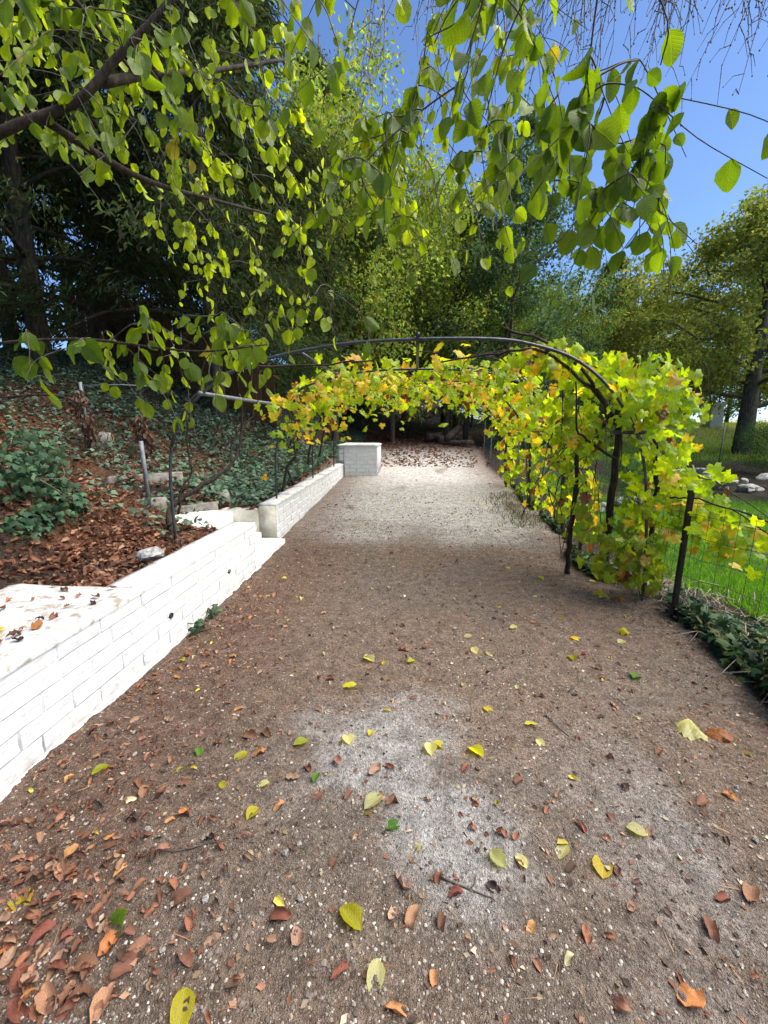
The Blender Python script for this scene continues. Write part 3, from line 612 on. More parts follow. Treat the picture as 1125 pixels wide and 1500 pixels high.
def crown_of(tips, dirs, n, sig, size, stops, kind='leaf', seed=0, var=.35):
    r = np.random.default_rng(seed); k = r.integers(0, len(tips), n); lum = r.uniform(1-var, 1+var, len(tips))[k]
    P = tips[k] + r.normal(0, 1, (n, 3))*np.array(sig); s = np.array(stops); c = s[r.integers(0, len(s), n)]*lum[:, None]*r.uniform(.75, 1.25, (n, 1))
    if kind == 'leaf':
        D = r.normal(size=(n, 3)) + (0, 0, -.35); Nn = r.normal(size=(n, 3)) + (0, 0, .7); S = np.stack([size*r.uniform(.7, 1.3, n)]*3, 1)
    else:
        dd = dirs[k]*np.array((1, 1, 0)); D = dd*.7 + r.normal(0, .45, (n, 3)) + (0, 0, -.75); Nn = r.normal(0, .6, (n, 3)) + (0, 0, 1.0); z = size*r.uniform(.6, 1.4, n); S = np.stack([z]*3, 1)
    Ms = rot_to(D, Nn); b = RH_V*((1, 1, 1) if kind == 'leaf' else (.36, 1, 1)); V, F = scatter(b, RH_F, Ms, S, P); return V, F, np.repeat(c, 4, 0)
def make_tree(name, spec, crown, bark='bark'):
    (V, F), tips, dirs = branch_tree(**spec); t = make_mesh('trunk', V, F, mat=M[bark]); cv, cf, cc = crown_of(tips, dirs, **crown)
    return name, t, make_mesh('crown', cv, cf, cc, mat=M['crown'], smooth=False)
def plant(proto, x, y, s, rz, label, cat='tree', tint=(1, 1, 1), group=None, sz=None):
    nm, t, c = proto; o = empty(nm, (x, y, float(land(x, y)) - .05), label, cat, group)
    o.rotation_euler = (0, 0, rz); o.scale = (s, s, sz or s)
    for n_, me in (('trunk', t), ('crown', c)):
        b = bpy.data.objects.new(n_, me); col.objects.link(b); b.parent = o; b.color = (*tint, 1)
    return o
DARKG = [(.035, .06, .03), (.05, .08, .036), (.04, .075, .045)]
CON = make_tree('conifer_tree', dict(seed=3, H=13, r0=.17, base=1.6, spread=3.6, limbs=44, sub=7, up=.28, profile='cone', gnarl=.05), dict(n=42000, sig=(.22, .22, .16), size=.17, stops=[(.045, .07, .03), (.07, .10, .04), (.06, .095, .05), (.075, .075, .04)], kind='spray', seed=4, var=.45))
BROAD = make_tree('broadleaf_tree', dict(seed=8, H=9, r0=.16, base=1.6, spread=3.4, limbs=22, sub=6, up=.75, profile='round', gnarl=.12), dict(n=24000, sig=(.25, .25, .19), size=.135, stops=[(.10, .16, .035), (.14, .21, .045), (.08, .14, .045), (.18, .20, .045)], seed=9, var=.5))
AIRY = make_tree('broadleaf_tree', dict(seed=18, H=9, r0=.10, base=.7, spread=3.0, limbs=20, sub=6, up=1.0, profile='round', gnarl=.15), dict(n=19000, sig=(.27, .27, .22), size=.11, stops=[(.15, .22, .05), (.19, .27, .06), (.24, .24, .06), (.13, .19, .07)], seed=19, var=.4))
EVER = make_tree('evergreen_tree', dict(seed=28, H=11, r0=.22, base=1.2, spread=2.9, limbs=34, sub=6, up=.55, profile='tall', gnarl=.08), dict(n=26000, sig=(.22, .22, .18), size=.125, stops=DARKG + [(.075, .115, .07)], seed=29, var=.5))
OLIVE = make_tree('broadleaf_tree', dict(seed=38, H=8.2, r0=.28, base=1.9, spread=4.4, limbs=26, sub=7, up=.32, profile='round', gnarl=.12), dict(n=34000, sig=(.28, .28, .15), size=.13, stops=[(.13, .155, .04), (.18, .19, .055), (.22, .20, .06), (.11, .14, .045)], seed=39, var=.5))
SHRUB = make_tree('shrub', dict(seed=48, H=3.2, r0=.06, base=.15, spread=1.7, limbs=22, sub=5, up=.9, profile='round', gnarl=.2), dict(n=9000, sig=(.24, .24, .22), size=.085, stops=[(.08, .13, .055), (.11, .17, .07), (.06, .11, .05)], seed=49, var=.5))
for a in (
    (CON, -4.75, 9.8, 1.0, .3, 'tall dark conifer with slim trunk rising from the ivy bank', 'tree', (.8, .8, .75)),
    (CON, -7.6, 8.2, 1.05, 1.7, 'broad dark conifer with low drooping boughs above the left bank', 'tree', (.65, .66, .62)),
    (CON, -9.5, 5.2, .95, 2.9, 'dark conifer at the left picture edge over the litter bank', 'tree', (1.16, 1.16, 1.16)),
    (CON, -6.6, 13.5, 1.1, 4.1, 'dark conifer behind the brown board fence', 'tree', (1, 1, 1)),
    (CON, -11.5, 11.5, 1.15, 5.2, 'dark conifer deep in the left wood behind the first row', 'tree', (.8, .85, .85)),
    (CON, -3.6, 17.0, 1.0, .9, 'dark conifer standing back where the ivy bank ends', 'tree', (1.1, 1.15, 1.0)),
    (AIRY, -2.9, 14.8, 1.15, 2.0, 'thin many-branched light green tree beyond the pergola', 'tree', (1.45, 1.4, 1.2)),
    (AIRY, -1.0, 17.5, 1.12, .4, 'light green loose tree with yellow tips above the path end', 'tree', (1.5, 1.4, 1.15)),
    (BROAD, -2.2, 24, 1.15, 3.0, 'mid green bushy tree far behind the light green one', 'tree', (.9, .9, .9)),
    (BROAD, 1.4, 22, 1.0, 5.0, 'bushy green tree behind the pergola crown', 'tree', (.8, .85, .8)),
    (EVER, 3.7, 18.2, 1.08, 1.0, 'tall dark evergreen tree rising behind the pergola', 'tree', (1.5, 1.5, 1.4)),
    (EVER, 1.9, 20.5, .72, 2.4, 'shorter dark evergreen beside the tall one', 'tree', (1.4, 1.4, 1.3)),
    (AIRY, 6.2, 19, .7, 3.3, 'pale green small tree right of the tall evergreen', 'tree', (1.0, 1.1, 1.2)),
    (BROAD, 5.6, 25, .75, 3.9, 'hazy green tree in the gap right of the evergreen', 'tree', (.9, .9, 1)),
    (CON, 9.0, 21.5, .66, 2.2, 'sparse conifer between the pergola and the olive green tree', 'tree', (1.5, 1.25, .8)),
    (OLIVE, 11.2, 15.2, .98, .6, 'spreading olive green tree with dark trunk on the lawn', 'tree', (1.15, 1.25, 1.15)),
    (OLIVE, 17, 20, 1.1, 2.6, 'large olive green tree at the right picture edge', 'tree', (1.1, 1.2, 1.05)),
    (OLIVE, 13.5, 29, .95, 4.2, 'olive tree at the far end of the lawn behind the pillar', 'tree', (1.01, 1.09, 1.01)),
    (EVER, 20, 33, .9, 5.1, 'dark evergreen behind the far lawn', 'tree', (1, 1, 1)),
    (BROAD, 9.5, 33, 1.0, .2, 'dull green tree closing the far lawn', 'tree', (0.87, 0.94, 0.87)),
    (BROAD, -6, 27, 1.3, 1.2, 'tall green tree at the back of the left wood', 'tree', (1.16, 1.16, 1.16)),
    (BROAD, 27, 30, 1.3, 2.1, 'broad tree far out on the right beyond the lawn', 'tree', (.8, .85, .7)),
    (EVER, -15, 18, 1.1, 3.1, 'dark evergreen at the back of the left wood', 'tree', (1.16, 1.16, 1.16)),
    (BROAD, -11, 24, 1.2, .1, 'green tree filling the wood behind the conifers', 'tree', (0.87, 0.94, 0.87)),
    (AIRY, 1.3, 18.2, .98, 1.1, 'light green tree between path end and tall evergreen', 'tree', (1.4, 1.4, 1.2)),
    (BROAD, -.8, 27, 1.35, .8, 'tall green tree straight beyond the path end', 'tree', (.9, .95, .85)),
    (BROAD, 5.0, 30, 1.2, 2.7, 'tall tree behind the dark evergreen', 'tree', (.9, .95, .9)),
    (EVER, -1.0, 34, 1.0, 4.4, 'dark tree far behind the path end', 'tree', (.9, 1, .9)),
): plant(*a, group='trees around the path')
for i, (x, y, s, lab, tn) in enumerate((
    (-2.6, 19.5, .8, 'dark shrub left of the path end', (0.87, 0.87, 0.87)), (.2, 25, 1.0, 'dark shrub closing the path end', (0.65, 0.65, 0.65)), (3.2, 17, .7, 'low shrub behind the log heap', (0.87, 0.94, 0.87)),
    (5.4, 16.2, .95, 'pale grey-green shrub beyond the right pergola side', (1.2, 1.25, 1.4)), (7.6, 18, .9, 'grey-green shrub right of the pale one', (1.1, 1.15, 1.2)), (3.0, 23, 1.15, 'dark shrub under the tall evergreen', (0.87, 0.87, 0.87)),
    (-5.0, 20, 1.0, 'green shrub on the bank top behind the fence end', (.9, .9, .9)), (-3.8, 12.6, .7, 'green shrub at the foot of the bank beyond the pergola', (1.0, 1.1, .9)), (-1.2, 30, 1.2, 'dull shrub far behind the path end', (0.58, 0.61, 0.58)),
    (13.8, 24, .9, 'low shrub on the far lawn edge', (0.87, 0.94, 0.87)), (17.5, 26, 1.0, 'dark shrub behind the far lawn', (0.72, 0.72, 0.72)), (10, 25.5, 1.0, 'dark shrub left of the stone pillar', (0.72, 0.80, 0.72)), (15.5, 30, 1.1, 'dark shrub behind the stone pillar', (0.65, 0.72, 0.65)),
    (8.2, 9.2, .34, 'round ivy bush among the rubble stones', (.7, .85, .75)), (6.6, 11.8, .36, 'dark leafy bush behind the rubble stones', (0.87, 1.09, 0.87)), (9.6, 11.9, .42, 'dark leafy bush at the back of the rubble', (0.87, 1.01, 0.87)), (11.6, 13.0, .4, 'dark bush under the olive green tree', (0.87, 1.01, 0.87)), (4.3, 8.4, .3, 'low dark bush behind the wire fence', (0.87, 1.16, 0.87)),
)): plant(SHRUB, x, y, s, i*1.7, lab, 'shrub', tn, 'shrubs')
for i, (x, y, s, lab) in enumerate(((12, 36, 2.2, 'dark far hedge clump left of the lawn trunk'), (18, 37, 2.4, 'dark far hedge clump behind the lawn trunk'), (25, 36, 2.3, 'dark far hedge clump at the right end of the lawn'), (31, 33, 2.2, 'dark far hedge clump beyond the right edge'), (6, 37, 2.3, 'dark far hedge clump behind the evergreens'), (-7, 36, 2.5, 'dark far hedge clump behind the left wood'), (-13, 32, 2.5, 'dark far hedge clump deep in the left wood'))): plant(SHRUB, x, y, s, i*2.1, lab, 'shrub', (.7, .75, .65), 'far hedge clumps')
# brown board fence at the top of the ivy bank
bf = empty('board_fence', (-6.2, 11.0, 2.0), 'brown vertical board fence at the top of the ivy bank', 'fence')
PLK = []
for s in range(4):
    V, F = box(-.5, .5, -.5, .5, 0, 1); V[:, 2] += np.where(V[:, 2] > .5, np.random.default_rng(s).uniform(-.03, .02, 8), 0); PLK.append(make_mesh('plank', V, F, mat=M['plank'], smooth=False))
for i in range(46):
    x = -9.2 + i*.125; y = 11.2 - .02*i + R.normal(0, .006); o = put('plank', PLK[i % 4], (x, y, float(land(x, y)) - .1), (0, R.normal(0, .012), 0), (.118, .022, 1.75 + R.normal(0, .04)), bf); g = R.uniform(.75, 1.25); o.color = (g, g, g, 1)
for h in (.45, 1.3): add('rail', *tube([(x, 11.24 - .16*(x+9.2), float(land(x, 11.2)) + h) for x in np.linspace(-9.25, -3.4, 9)], .035, 4), M['plank'], bf)
# far lawn pillar, marker posts, log heap
x, y = 15.3, 23.0; z = float(land(x, y)); o = add('stone_pillar', *join([box(x-.3, x+.3, y-.3, y+.3, z-.1, z+.75), box(x-.27, x+.27, y-.27, y+.27, z+.755, z+1.1), box(x-.34, x+.34, y-.34, y+.34, z+1.105, z+1.22)]), M['pillar'], smooth=False); tag(o, 'pale square stone pillar at the back of the lawn', 'pillar')
for (x, y, h, lab) in ((9.0, 13.0, 1.25, 'thin metal stake at the lawn edge behind the rubble'), (3.9, 15.5, 1.2, 'thin metal stake beyond the pergola on the right')):
    z = float(land(x, y)); tag(add('metal_stake', *tube([(x, y, z-.1), (x+.01, y, z+h)], .02, 6), M['galv']), lab, 'stake')
def log(x, y, z, L, r_, rz, tilt, lab):
    t = np.linspace(-.5, .5, 7); rr = r_*(1 + .12*R.normal(size=7)); V, F = tube(np.stack([t*L, .06*np.sin(t*5)*L*.3, t*0 + t*tilt*L], 1), rr, 9); o = add('log', V, F, M['log']); o.location = (x, y, z); o.rotation_euler = (0, 0, rz); tag(o, lab, 'log', 'logs by the path end')
for (x, y, h, L, r_, rz, tl, lab) in ((1.5, 16.6, .10, 1.7, .10, -.75, .04, 'long log lying at the front of the log heap'), (1.35, 17.4, .16, 1.2, .17, .7, .1, 'thick log in the middle of the log heap'), (1.5, 17.2, .42, 1.3, .14, 1.1, .28, 'upper log resting on the log heap'), (.75, 17.6, .2, .9, .16, .9, 0, 'short log at the back of the log heap')): log(x, y, float(land(x, y)) + h, L, r_, rz, tl, lab)
for (x, y, r_, lab) in ((1.35, 18.6, .17, 'dark bare trunk behind the log heap'), (2.1, 18.2, .13, 'leaning dark trunk right of the log heap')):
    z = float(land(x, y)); tag(add('tree_trunk', *tube(smooth_line([(x, y, z-.2), (x+.05, y, z+1.5), (x+.25, y+.2, z+3.5), (x+.2, y+.4, z+6)], 3), np.linspace(r_, r_*.4, 10), 8), M['bark']), lab, 'trunk')
# ------------------------------------------------------------------ rubble heap beyond the fence
for i in range(80):
    x = 5.3 + 6.5*R.random(); y = 10.0 + .1*(x-5) + R.normal(0, .35) + (R.random() < .3)*.8; s = R.uniform(.16, .42); lay = R.random() < .35
    o = put('rubble_stone', ROCK[i % 8], (x, y, float(land(x, y)) + s*.18 + (.18 if lay else 0)), (R.normal(0, .3), R.normal(0, .3), R.uniform(0, tau)), (s, s, s*.9)); g = R.uniform(.75, 1.2); o.color = (g, g, g*.97, 1)
    tag(o, ('large' if s > .33 else 'small' if s < .24 else 'middle-sized') + ' pale rubble stone in the low heap, ' + ('upper layer' if lay else 'bottom layer'), 'stone', 'rubble stones beyond the fence')
for i in range(26):
    x = 3.2 + 2.6*R.random(); y = 7.8 + R.normal(0, .5) + (x-3)*.6; s = R.uniform(.15, .36)
    o = put('rubble_stone', ROCK[i % 8], (x, y, float(land(x, y)) + s*.2), (R.normal(0, .3), R.normal(0, .3), R.uniform(0, tau)), (s, s, s*.9)); tag(o, ('large' if s > .29 else 'small' if s < .2 else 'middle-sized') + ' pale stone of the pile behind the near vine, ' + ('vine side' if x < 4.2 else 'lawn side'), 'stone', 'stones behind the fence')
# ------------------------------------------------------------------ ground cover (uncountable)
def cover(name, P, base, size, stops, matl, label, cat, lift=.03, flat=.5, up=False):
    n = len(P); X, Y = P[:, 0], P[:, 1]; Z = land(X, Y, True) + lift*R.random(n)
    S = size*R.uniform(.6, 1.35, n)
    if up: D = np.stack([R.normal(0, .35, n), R.normal(0, .35, n), np.ones(n)], 1); Nn = rand_dir(n)
    else: D = np.stack([R.normal(0, 1, n), R.normal(0, 1, n), R.normal(0, flat*.6, n)], 1); Nn = np.stack([R.normal(0, flat, n), R.normal(0, flat, n) - .2, np.ones(n)], 1)
    allV, allF, C_, U, k = [], [], [], [], 0; g = R.integers(0, len(base), n); c = blend(stops, n)*R.uniform(.7, 1.3, (n, 1))
    for j, b in enumerate(base):
        m_ = g == j; V, F = scatter(b[0], b[1], rot_to(D[m_], Nn[m_]), S[m_], np.stack([X, Y, Z], 1)[m_]); allV.append(V); allF.append(F+k); k += len(V); C_.append(np.repeat(c[m_], len(b[0]), 0)); U.append(np.tile(b[2], (m_.sum(), 1)))
    o = add(name, np.concatenate(allV), np.concatenate(allF), matl, None, np.concatenate(C_), np.concatenate(U)); return tag(o, label, cat, kind='stuff')
IVYB = [(IVY_V, IVY_F, IVY_UV)]
n = 64000; Y = 3.6 + 15*R.random(n)**1.25; X = -2.15 - R.random(n)**1.1*(4.0 + Y*.5)
f = fbm(X*.75, Y*.75, 81); w = np.clip((f-.36)/.12, 0, 1)*np.clip((Y-4.6)/1.2, .08, 1) * np.where((X < -3.3) & (Y < 7.4), .28, 1) + sstep(7.0, 8.6, Y)*.7*np.where((X < -4.6) & (Y < 8.5), .4, 1)
k = R.random(n) < w; X, Y = X[k], Y[k]
cover('ivy_leaves', np.stack([X, Y], 1), IVYB, .075, [(.07, .115, .07), (.10, .155, .095), (.15, .21, .14), (.08, .135, .10)], M['ivy'], 'dark green ivy carpet covering the left bank', 'ivy', .14, .6)
n = 7000; Y = R.uniform(1.4, 9.5, n); X = edge_x(Y) + .02 + np.abs(R.normal(0, .2, n)); k = fbm(X*1.6, Y*1.6, 83) > .42; X, Y = X[k], Y[k]
cover('edge_ivy_leaves', np.stack([X, Y], 1), IVYB, .06, [(.02, .045, .02), (.03, .065, .025), (.05, .09, .03), (.09, .10, .03)], M['ivy'], 'ivy and weeds under the wire fence', 'ivy', .12, .7)
DRY = [dried(s, .4, 5, 4) for s in range(4)]
n = 17000; Y = .9 + 12*R.random(n)**1.1; X = -1.98 - R.random(n)*(2.0 + Y*.45); k = (fbm(X*1.2, Y*1.2, 61) > .27); X, Y = X[k], Y[k]
k = ~((X > -3.0) & (Y > 4.15) & (Y < 5.2)) & ~((X > -2.6) & (Y < 2.32)); X, Y = X[k], Y[k]
BROWN = [(.22, .095, .055), (.27, .13, .08), (.15, .07, .045), (.32, .19, .12), (.10, .06, .042)]
n = 1500; X = np.concatenate([X, R.uniform(-3.7, -1.98, n)]); Y = np.concatenate([Y, R.uniform(2.32, 3.7, n)])
cover('bank_leaf_litter', np.stack([X, Y], 1), DRY[:2], .065, BROWN, M['dry'], 'reddish brown leaf litter on the terrace and bank', 'leaf litter', .025, .45)
n = 2600; Y = 12 + 9*R.random(n); X = R.normal(-.4, 1.5, n); cover('far_leaf_litter', np.stack([X, Y], 1), [ovate(.2, .2, 1, .4, .4, 3)], .09, BROWN, M['dry'], 'brown fallen leaves where the path ends under trees', 'leaf litter', .02, .4)
n = 15000; Y = .75 + 8*R.random(n)**1.25; X = R.uniform(-1.66, 2.2, n); w = .42 + .75*np.exp(-((X+1.45)/.35)**2) + .9*np.exp(-((X+1.1)/.5)**2 - ((Y-.7)/.45)**2) + .5*sstep(1.3, 2.0, X); k = R.random(n) < w*.62
cover('leaf_crumbs', np.stack([X, Y], 1)[k], [(RH_V + (0, -.5, 0), RH_F, RH_V[:, :2] + (.5, 0))], .023, BROWN + [(.3, .2, .12), (.07, .045, .035), (.06, .04, .03), (.45, .38, .28)], M['dry'], 'crumbled brown leaf bits scattered on the path soil', 'leaf litter', .006, .5)
n = 620; Y = .9 + 7.5*R.random(n)**1.2; X = R.uniform(-1.6, 2.0, n); cover('path_leaf_bits', np.stack([X, Y], 1), DRY, .034, BROWN + [(.5, .42, .08), (.55, .5, .3), (.12, .07, .05)], M['dry'], 'small brown and yellow leaf bits all along the path', 'leaf litter', .012, .35)
GR_V = np.array([(-.05, 0, 0), (.05, 0, 0), (.035, .55, .05), (-.03, .55, .05), (0, 1, .22)]); GR_F = np.array([(0, 1, 2), (0, 2, 3), (3, 2, 4)]); GR = [(GR_V, GR_F, GR_V[:, :2] + .5)]
n = 70000; Y = 2.6 + 9*R.random(n)**1.5; X = edge_x(Y) + .75 + R.random(n)*(1.2 + Y*.75); k = (fbm(X*1.1, Y*1.1, 91) > .3) & ~((Y > 9.3) & (X > 5)); 
cover('lawn_grass', np.stack([X, Y], 1)[k], GR, .065, [(.10, .27, .015), (.15, .35, .02), (.20, .38, .03), (.09, .22, .02)], M['grass'], 'bright green lawn grass behind the wire fence', 'grass', 0, up=True)
n = 30000; Y = 14 + 14*R.random(n); X = edge_x(Y) + 3 + R.random(n)*(Y*.75); cover('far_lawn_grass', np.stack([X, Y], 1), GR, .16, [(.2, .36, .04), (.28, .38, .07), (.4, .38, .16)], M['grass'], 'far lawn in sunlit colours with straw coloured patches', 'grass', 0, up=True)  # blade colours brightened to stand in for sunshine on the shaded lawn
n = 900; Y = R.uniform(6.0, 8.5, n); X = edge_x(Y) - .05 + R.normal(-.25, .22, n); cover('path_edge_grass', np.stack([X, Y], 1), GR, .07, [(.05, .09, .02), (.07, .11, .03)], M['grass'], 'thin grass creeping onto the path edge', 'grass', 0, up=True)
# dry stalks by the fence foot
n = 420; Y = R.uniform(1.6, 4.2, n); X = edge_x(Y) + .12 + np.abs(R.normal(0, .3, n)); Z = land(X, Y); ts = []
for x, y, z in zip(X, Y, Z):
    a = R.uniform(0, tau); L = R.uniform(.1, .35); d = np.array([math.cos(a)*L, math.sin(a)*L, 0]); p = np.array([x, y, z+.02]); ts.append(tube([p, p + d*.5 + (0, 0, R.uniform(.02, .10)), p + d + (0, 0, R.uniform(-.01, .05))], .0028, 3, False))
tag(add('dry_stalks', *join(ts), plain_material('dry_stalk', (.2, .15, .11), (.42, .36, .3), 12, .9)), 'tangle of pale dry stalks at the fence foot', 'stalks', kind='stuff')
# pebbles and grit on the path
def pebbles(n, f, smin, smax, py=1.6, white=1.0):
    Y = .7 + 6.5*R.random(n)**py; X = R.uniform(-1.68, 2.15, n); k = R.random(n) < f(X, Y); X, Y = X[k], Y[k]; n = len(X)
    o = np.array([(1, 0, 0), (-1, 0, 0), (0, 1, 0), (0, -1, 0), (0, 0, 1), (.6, .6, .45), (-.6, .6, .4), (-.6, -.6, .5), (.6, -.6, .45)], float)*.5
    F = np.array([(0, 5, 8), (5, 0, 2), (6, 2, 1), (7, 1, 3), (8, 3, 0), (2, 5, 6), (1, 6, 7), (3, 7, 8), (4, 5, 8)[::-1], (4, 6, 5)[::-1], (4, 7, 6)[::-1], (4, 8, 7)[::-1]])
    a = R.uniform(0, tau, n); ca, sa = np.cos(a), np.sin(a); z0 = np.zeros(n); Ms = np.stack([np.stack([ca, -sa, z0], 1), np.stack([sa, ca, z0], 1), np.stack([z0, z0, z0+1], 1)], 1)
    s = smin + (smax-smin)*R.random(n)**4.5; S = np.stack([s, s*R.uniform(.6, 1, n), s*R.uniform(.45, .8, n)], 1); u = R.random((n, 1))**2.4; g_ = fbm(X*2.6, Y*2.6, 17)[:, None]; u = np.clip(u*white*(.35 + 1.3*g_), 0, 1); c = (np.array((.13, .10, .078))*(1-u) + np.array((.48, .43, .37))*u)*R.uniform(.7, 1.3, (n, 1))
    base = o + R.normal(0, .03, o.shape); V, F = scatter(base, F, np.einsum('nij->nij', Ms), np.ones(n), np.zeros((n, 3)))
    V = (np.einsum('nij,nkj->nki', Ms, S[:, None, :]*base[None]) + np.stack([X, Y, land(X, Y, True) + s*.05], 1)[:, None]).reshape(-1, 3)
    return V, F, np.repeat(c, len(o), 0)
V, F, c = pebbles(26000, lambda x, y: np.clip(1.5*fbm(x*3, y*3, 19) - .3 - .5*np.exp(-((x-.05)/.5)**2 - ((y-1.6)/.5)**2), 0, 1), .007, .022, 1.15, .35); tag(add('soil_clods', V, F, M['pebble'], None, c, smooth=False), 'loose clods and chips of brown soil on the path', 'gravel', kind='stuff')
V, F, c = pebbles(125000, lambda x, y: .35 + .65*fbm(x*2, y*2, 15) - .25*np.exp(-((x-.05)/.4)**2 - ((y-1.6)/.4)**2) + .3*(x > .9), .003, .015); tag(add('path_grit', V, F, M['pebble'], None, c, smooth=False), 'loose pale and brown grit over the path soil', 'gravel', kind='stuff')
def zone(x, y):
    if x < -1.25: return 'close to the foot of the white wall'
    if x > 1.3: return 'near the right edge of the path'
    if y < 1.05: return 'at the near end of the path, ' + ('left of the middle' if x < -.35 else 'right of the middle' if x > .35 else 'in the middle')
    if y < 2.15: return 'left of the grey powdery patch' if x < -.45 else 'right of the grey powdery patch' if x > .55 else 'on the grey powdery patch'
    if y < 3.4: return 'beyond the grey patch, ' + ('toward the wall' if x < -.4 else 'toward the fence post' if x > .5 else 'mid path')
    return 'far along the path before the vine' if y < 5 else 'on the pale path under the pergola'
PEB = [make_mesh('pebble', *rock_mesh(50+s, .6, 1), mat=M['rock'], smooth=False) for s in range(5)]
for i in range(44):
    y = .85 + 4*R.random()**1.5; x = R.uniform(-1.5, 1.9); s = R.uniform(.018, .034); o = put('pebble', PEB[i % 5], (x, y, float(land(x, y, True)) + s*.2), (R.normal(0, .3), R.normal(0, .3), R.uniform(0, tau)), (s, s, s)); g = R.uniform(.9, 1.5); o.color = (g, g, g*.95, 1); tag(o, ('small' if s < .026 else 'larger') + ' pale pebble ' + zone(x, y), 'pebble', 'loose pebbles on the path')
n = 5200; Y = .75 + 4.5*R.random(n)**1.2; X = R.uniform(-1.68, 2.2, n); k = R.random(n) < .22 + .8*np.exp(-((X+1.35)/.4)**2) + .3*(X > 1.2); X, Y = X[k], Y[k]; n = len(X); a = R.uniform(0, tau, n); NV = np.array([(-.018, -.5, 0), (.018, -.5, 0), (.01, .5, .01), (0, 0, .05)]); D = np.stack([np.cos(a), np.sin(a), R.normal(0, .08, n)], 1)
V, F = scatter(NV, np.array([(0, 1, 3), (1, 2, 3), (2, 0, 3)]), rot_to(D, np.tile((0., 0, 1), (n, 1))), R.uniform(.02, .07, n), np.stack([X, Y, land(X, Y, True) + .004], 1)); tag(add('needle_litter', V, F, M['dry'], None, np.repeat(blend([(.16, .09, .055), (.09, .06, .04), (.3, .2, .13), (.2, .09, .05)], n), 4, 0)), 'fine needles and stalk bits on the path', 'litter', kind='stuff')
# ivy shrub on the earth mound, dead leaf bundles, small plants
def leaf_clump(name, blobs, n, size, stops, label, cat, matl='ivy', base=IVYB, n_obj=120, stems=10, group=None, dn=.3):
    c0 = np.array(blobs[0][0]); o = empty(name, (c0[0], c0[1], float(land(c0[0], c0[1]))), label, cat, group); b = R.integers(0, len(blobs), n); Cn = np.array([q[0] for q in blobs])[b]; Sg = np.array([q[1] for q in blobs])[b]
    out = unit(R.normal(size=(n, 3))); P = Cn + out*Sg*(R.random((n, 1))**.4); Nn = out + (.2, -.5, .5) + R.normal(0, .35, (n, 3)); D = np.stack([R.normal(0, .6, n), R.normal(0, .6, n), -np.abs(R.normal(dn*2, .4, n))], 1)
    for _ in range(stems):
        e = P[R.integers(0, n)]; s0 = np.array([c0[0] + R.normal(0, .1), c0[1] + R.normal(0, .1), float(land(c0[0], c0[1])) - .03]); stem(o, [s0, (s0+e)/2 + R.normal(0, .06, 3), e], .008, .003, 'stem', 'twig', 3, 4)
    leafy(o, P, D, Nn, size*R.uniform(.7, 1.3, n), blend(stops, n)*R.uniform(.7, 1.3, (n, 1)), base, M[matl], n_obj, variants=12); return o
IVC = [(.022, .05, .026), (.034, .075, .04), (.05, .10, .05), (.075, .13, .06)]
leaf_clump('ivy_bush', [((-3.2, 3.05, 1.12), (.32, .42, .26)), ((-3.05, 3.15, .86), (.22, .36, .24)), ((-3.65, 3.4, 1.28), (.5, .5, .3)), ((-3.0, 2.85, .72), (.14, .25, .18))], 3000, .056, IVC, 'dark green ivy bush spilling over the earth mound behind the ledge', 'bush', n_obj=220)
leaf_clump('ivy_bush', [((2.06, 2.08, .15), (.16, .26, .2)), ((2.2, 2.4, .08), (.2, .3, .14))], 420, .065, [(.012, .03, .014), (.02, .045, .018)], 'small dark bush at the right picture edge beside the path', 'bush', n_obj=120)
leaf_clump('ivy_bush', [((2.5, 2.95, .05), (.2, .3, .08)), ((2.35, 3.5, .05), (.15, .3, .08))], 240, .055, IVC, 'low ivy clump under the wire fence behind the near post', 'bush', n_obj=100)
for (x, y, lab) in ((-1.62, 3.0, 'small weed sprouting at the foot of the near wall'), (-1.62, 2.72, 'leafy weed sprouting below the nearer drain hole')): leaf_clump('weed', [((x, y, .05), (.04, .1, .05))], 26, .045, IVC, lab, 'weed', n_obj=26, stems=4)
for (x, y, h, lab) in ((-4.78, 5.66, .85, 'bundle of hanging dry brown leaves round the grey tube post'), (-4.35, 6.3, .6, 'shaggy stump of dry brown leaves in the ivy')):
    z = float(land(x, y)); leaf_clump('dead_plant', [((x, y, z+h*.75), (.11, .11, .22)), ((x+.08, y, z+h*.35), (.12, .1, .24))], 150, .085, [(.13, .07, .045), (.18, .10, .06), (.09, .055, .04)], lab, 'dead plant', 'dry', DRY, 100, 5, dn=.9)
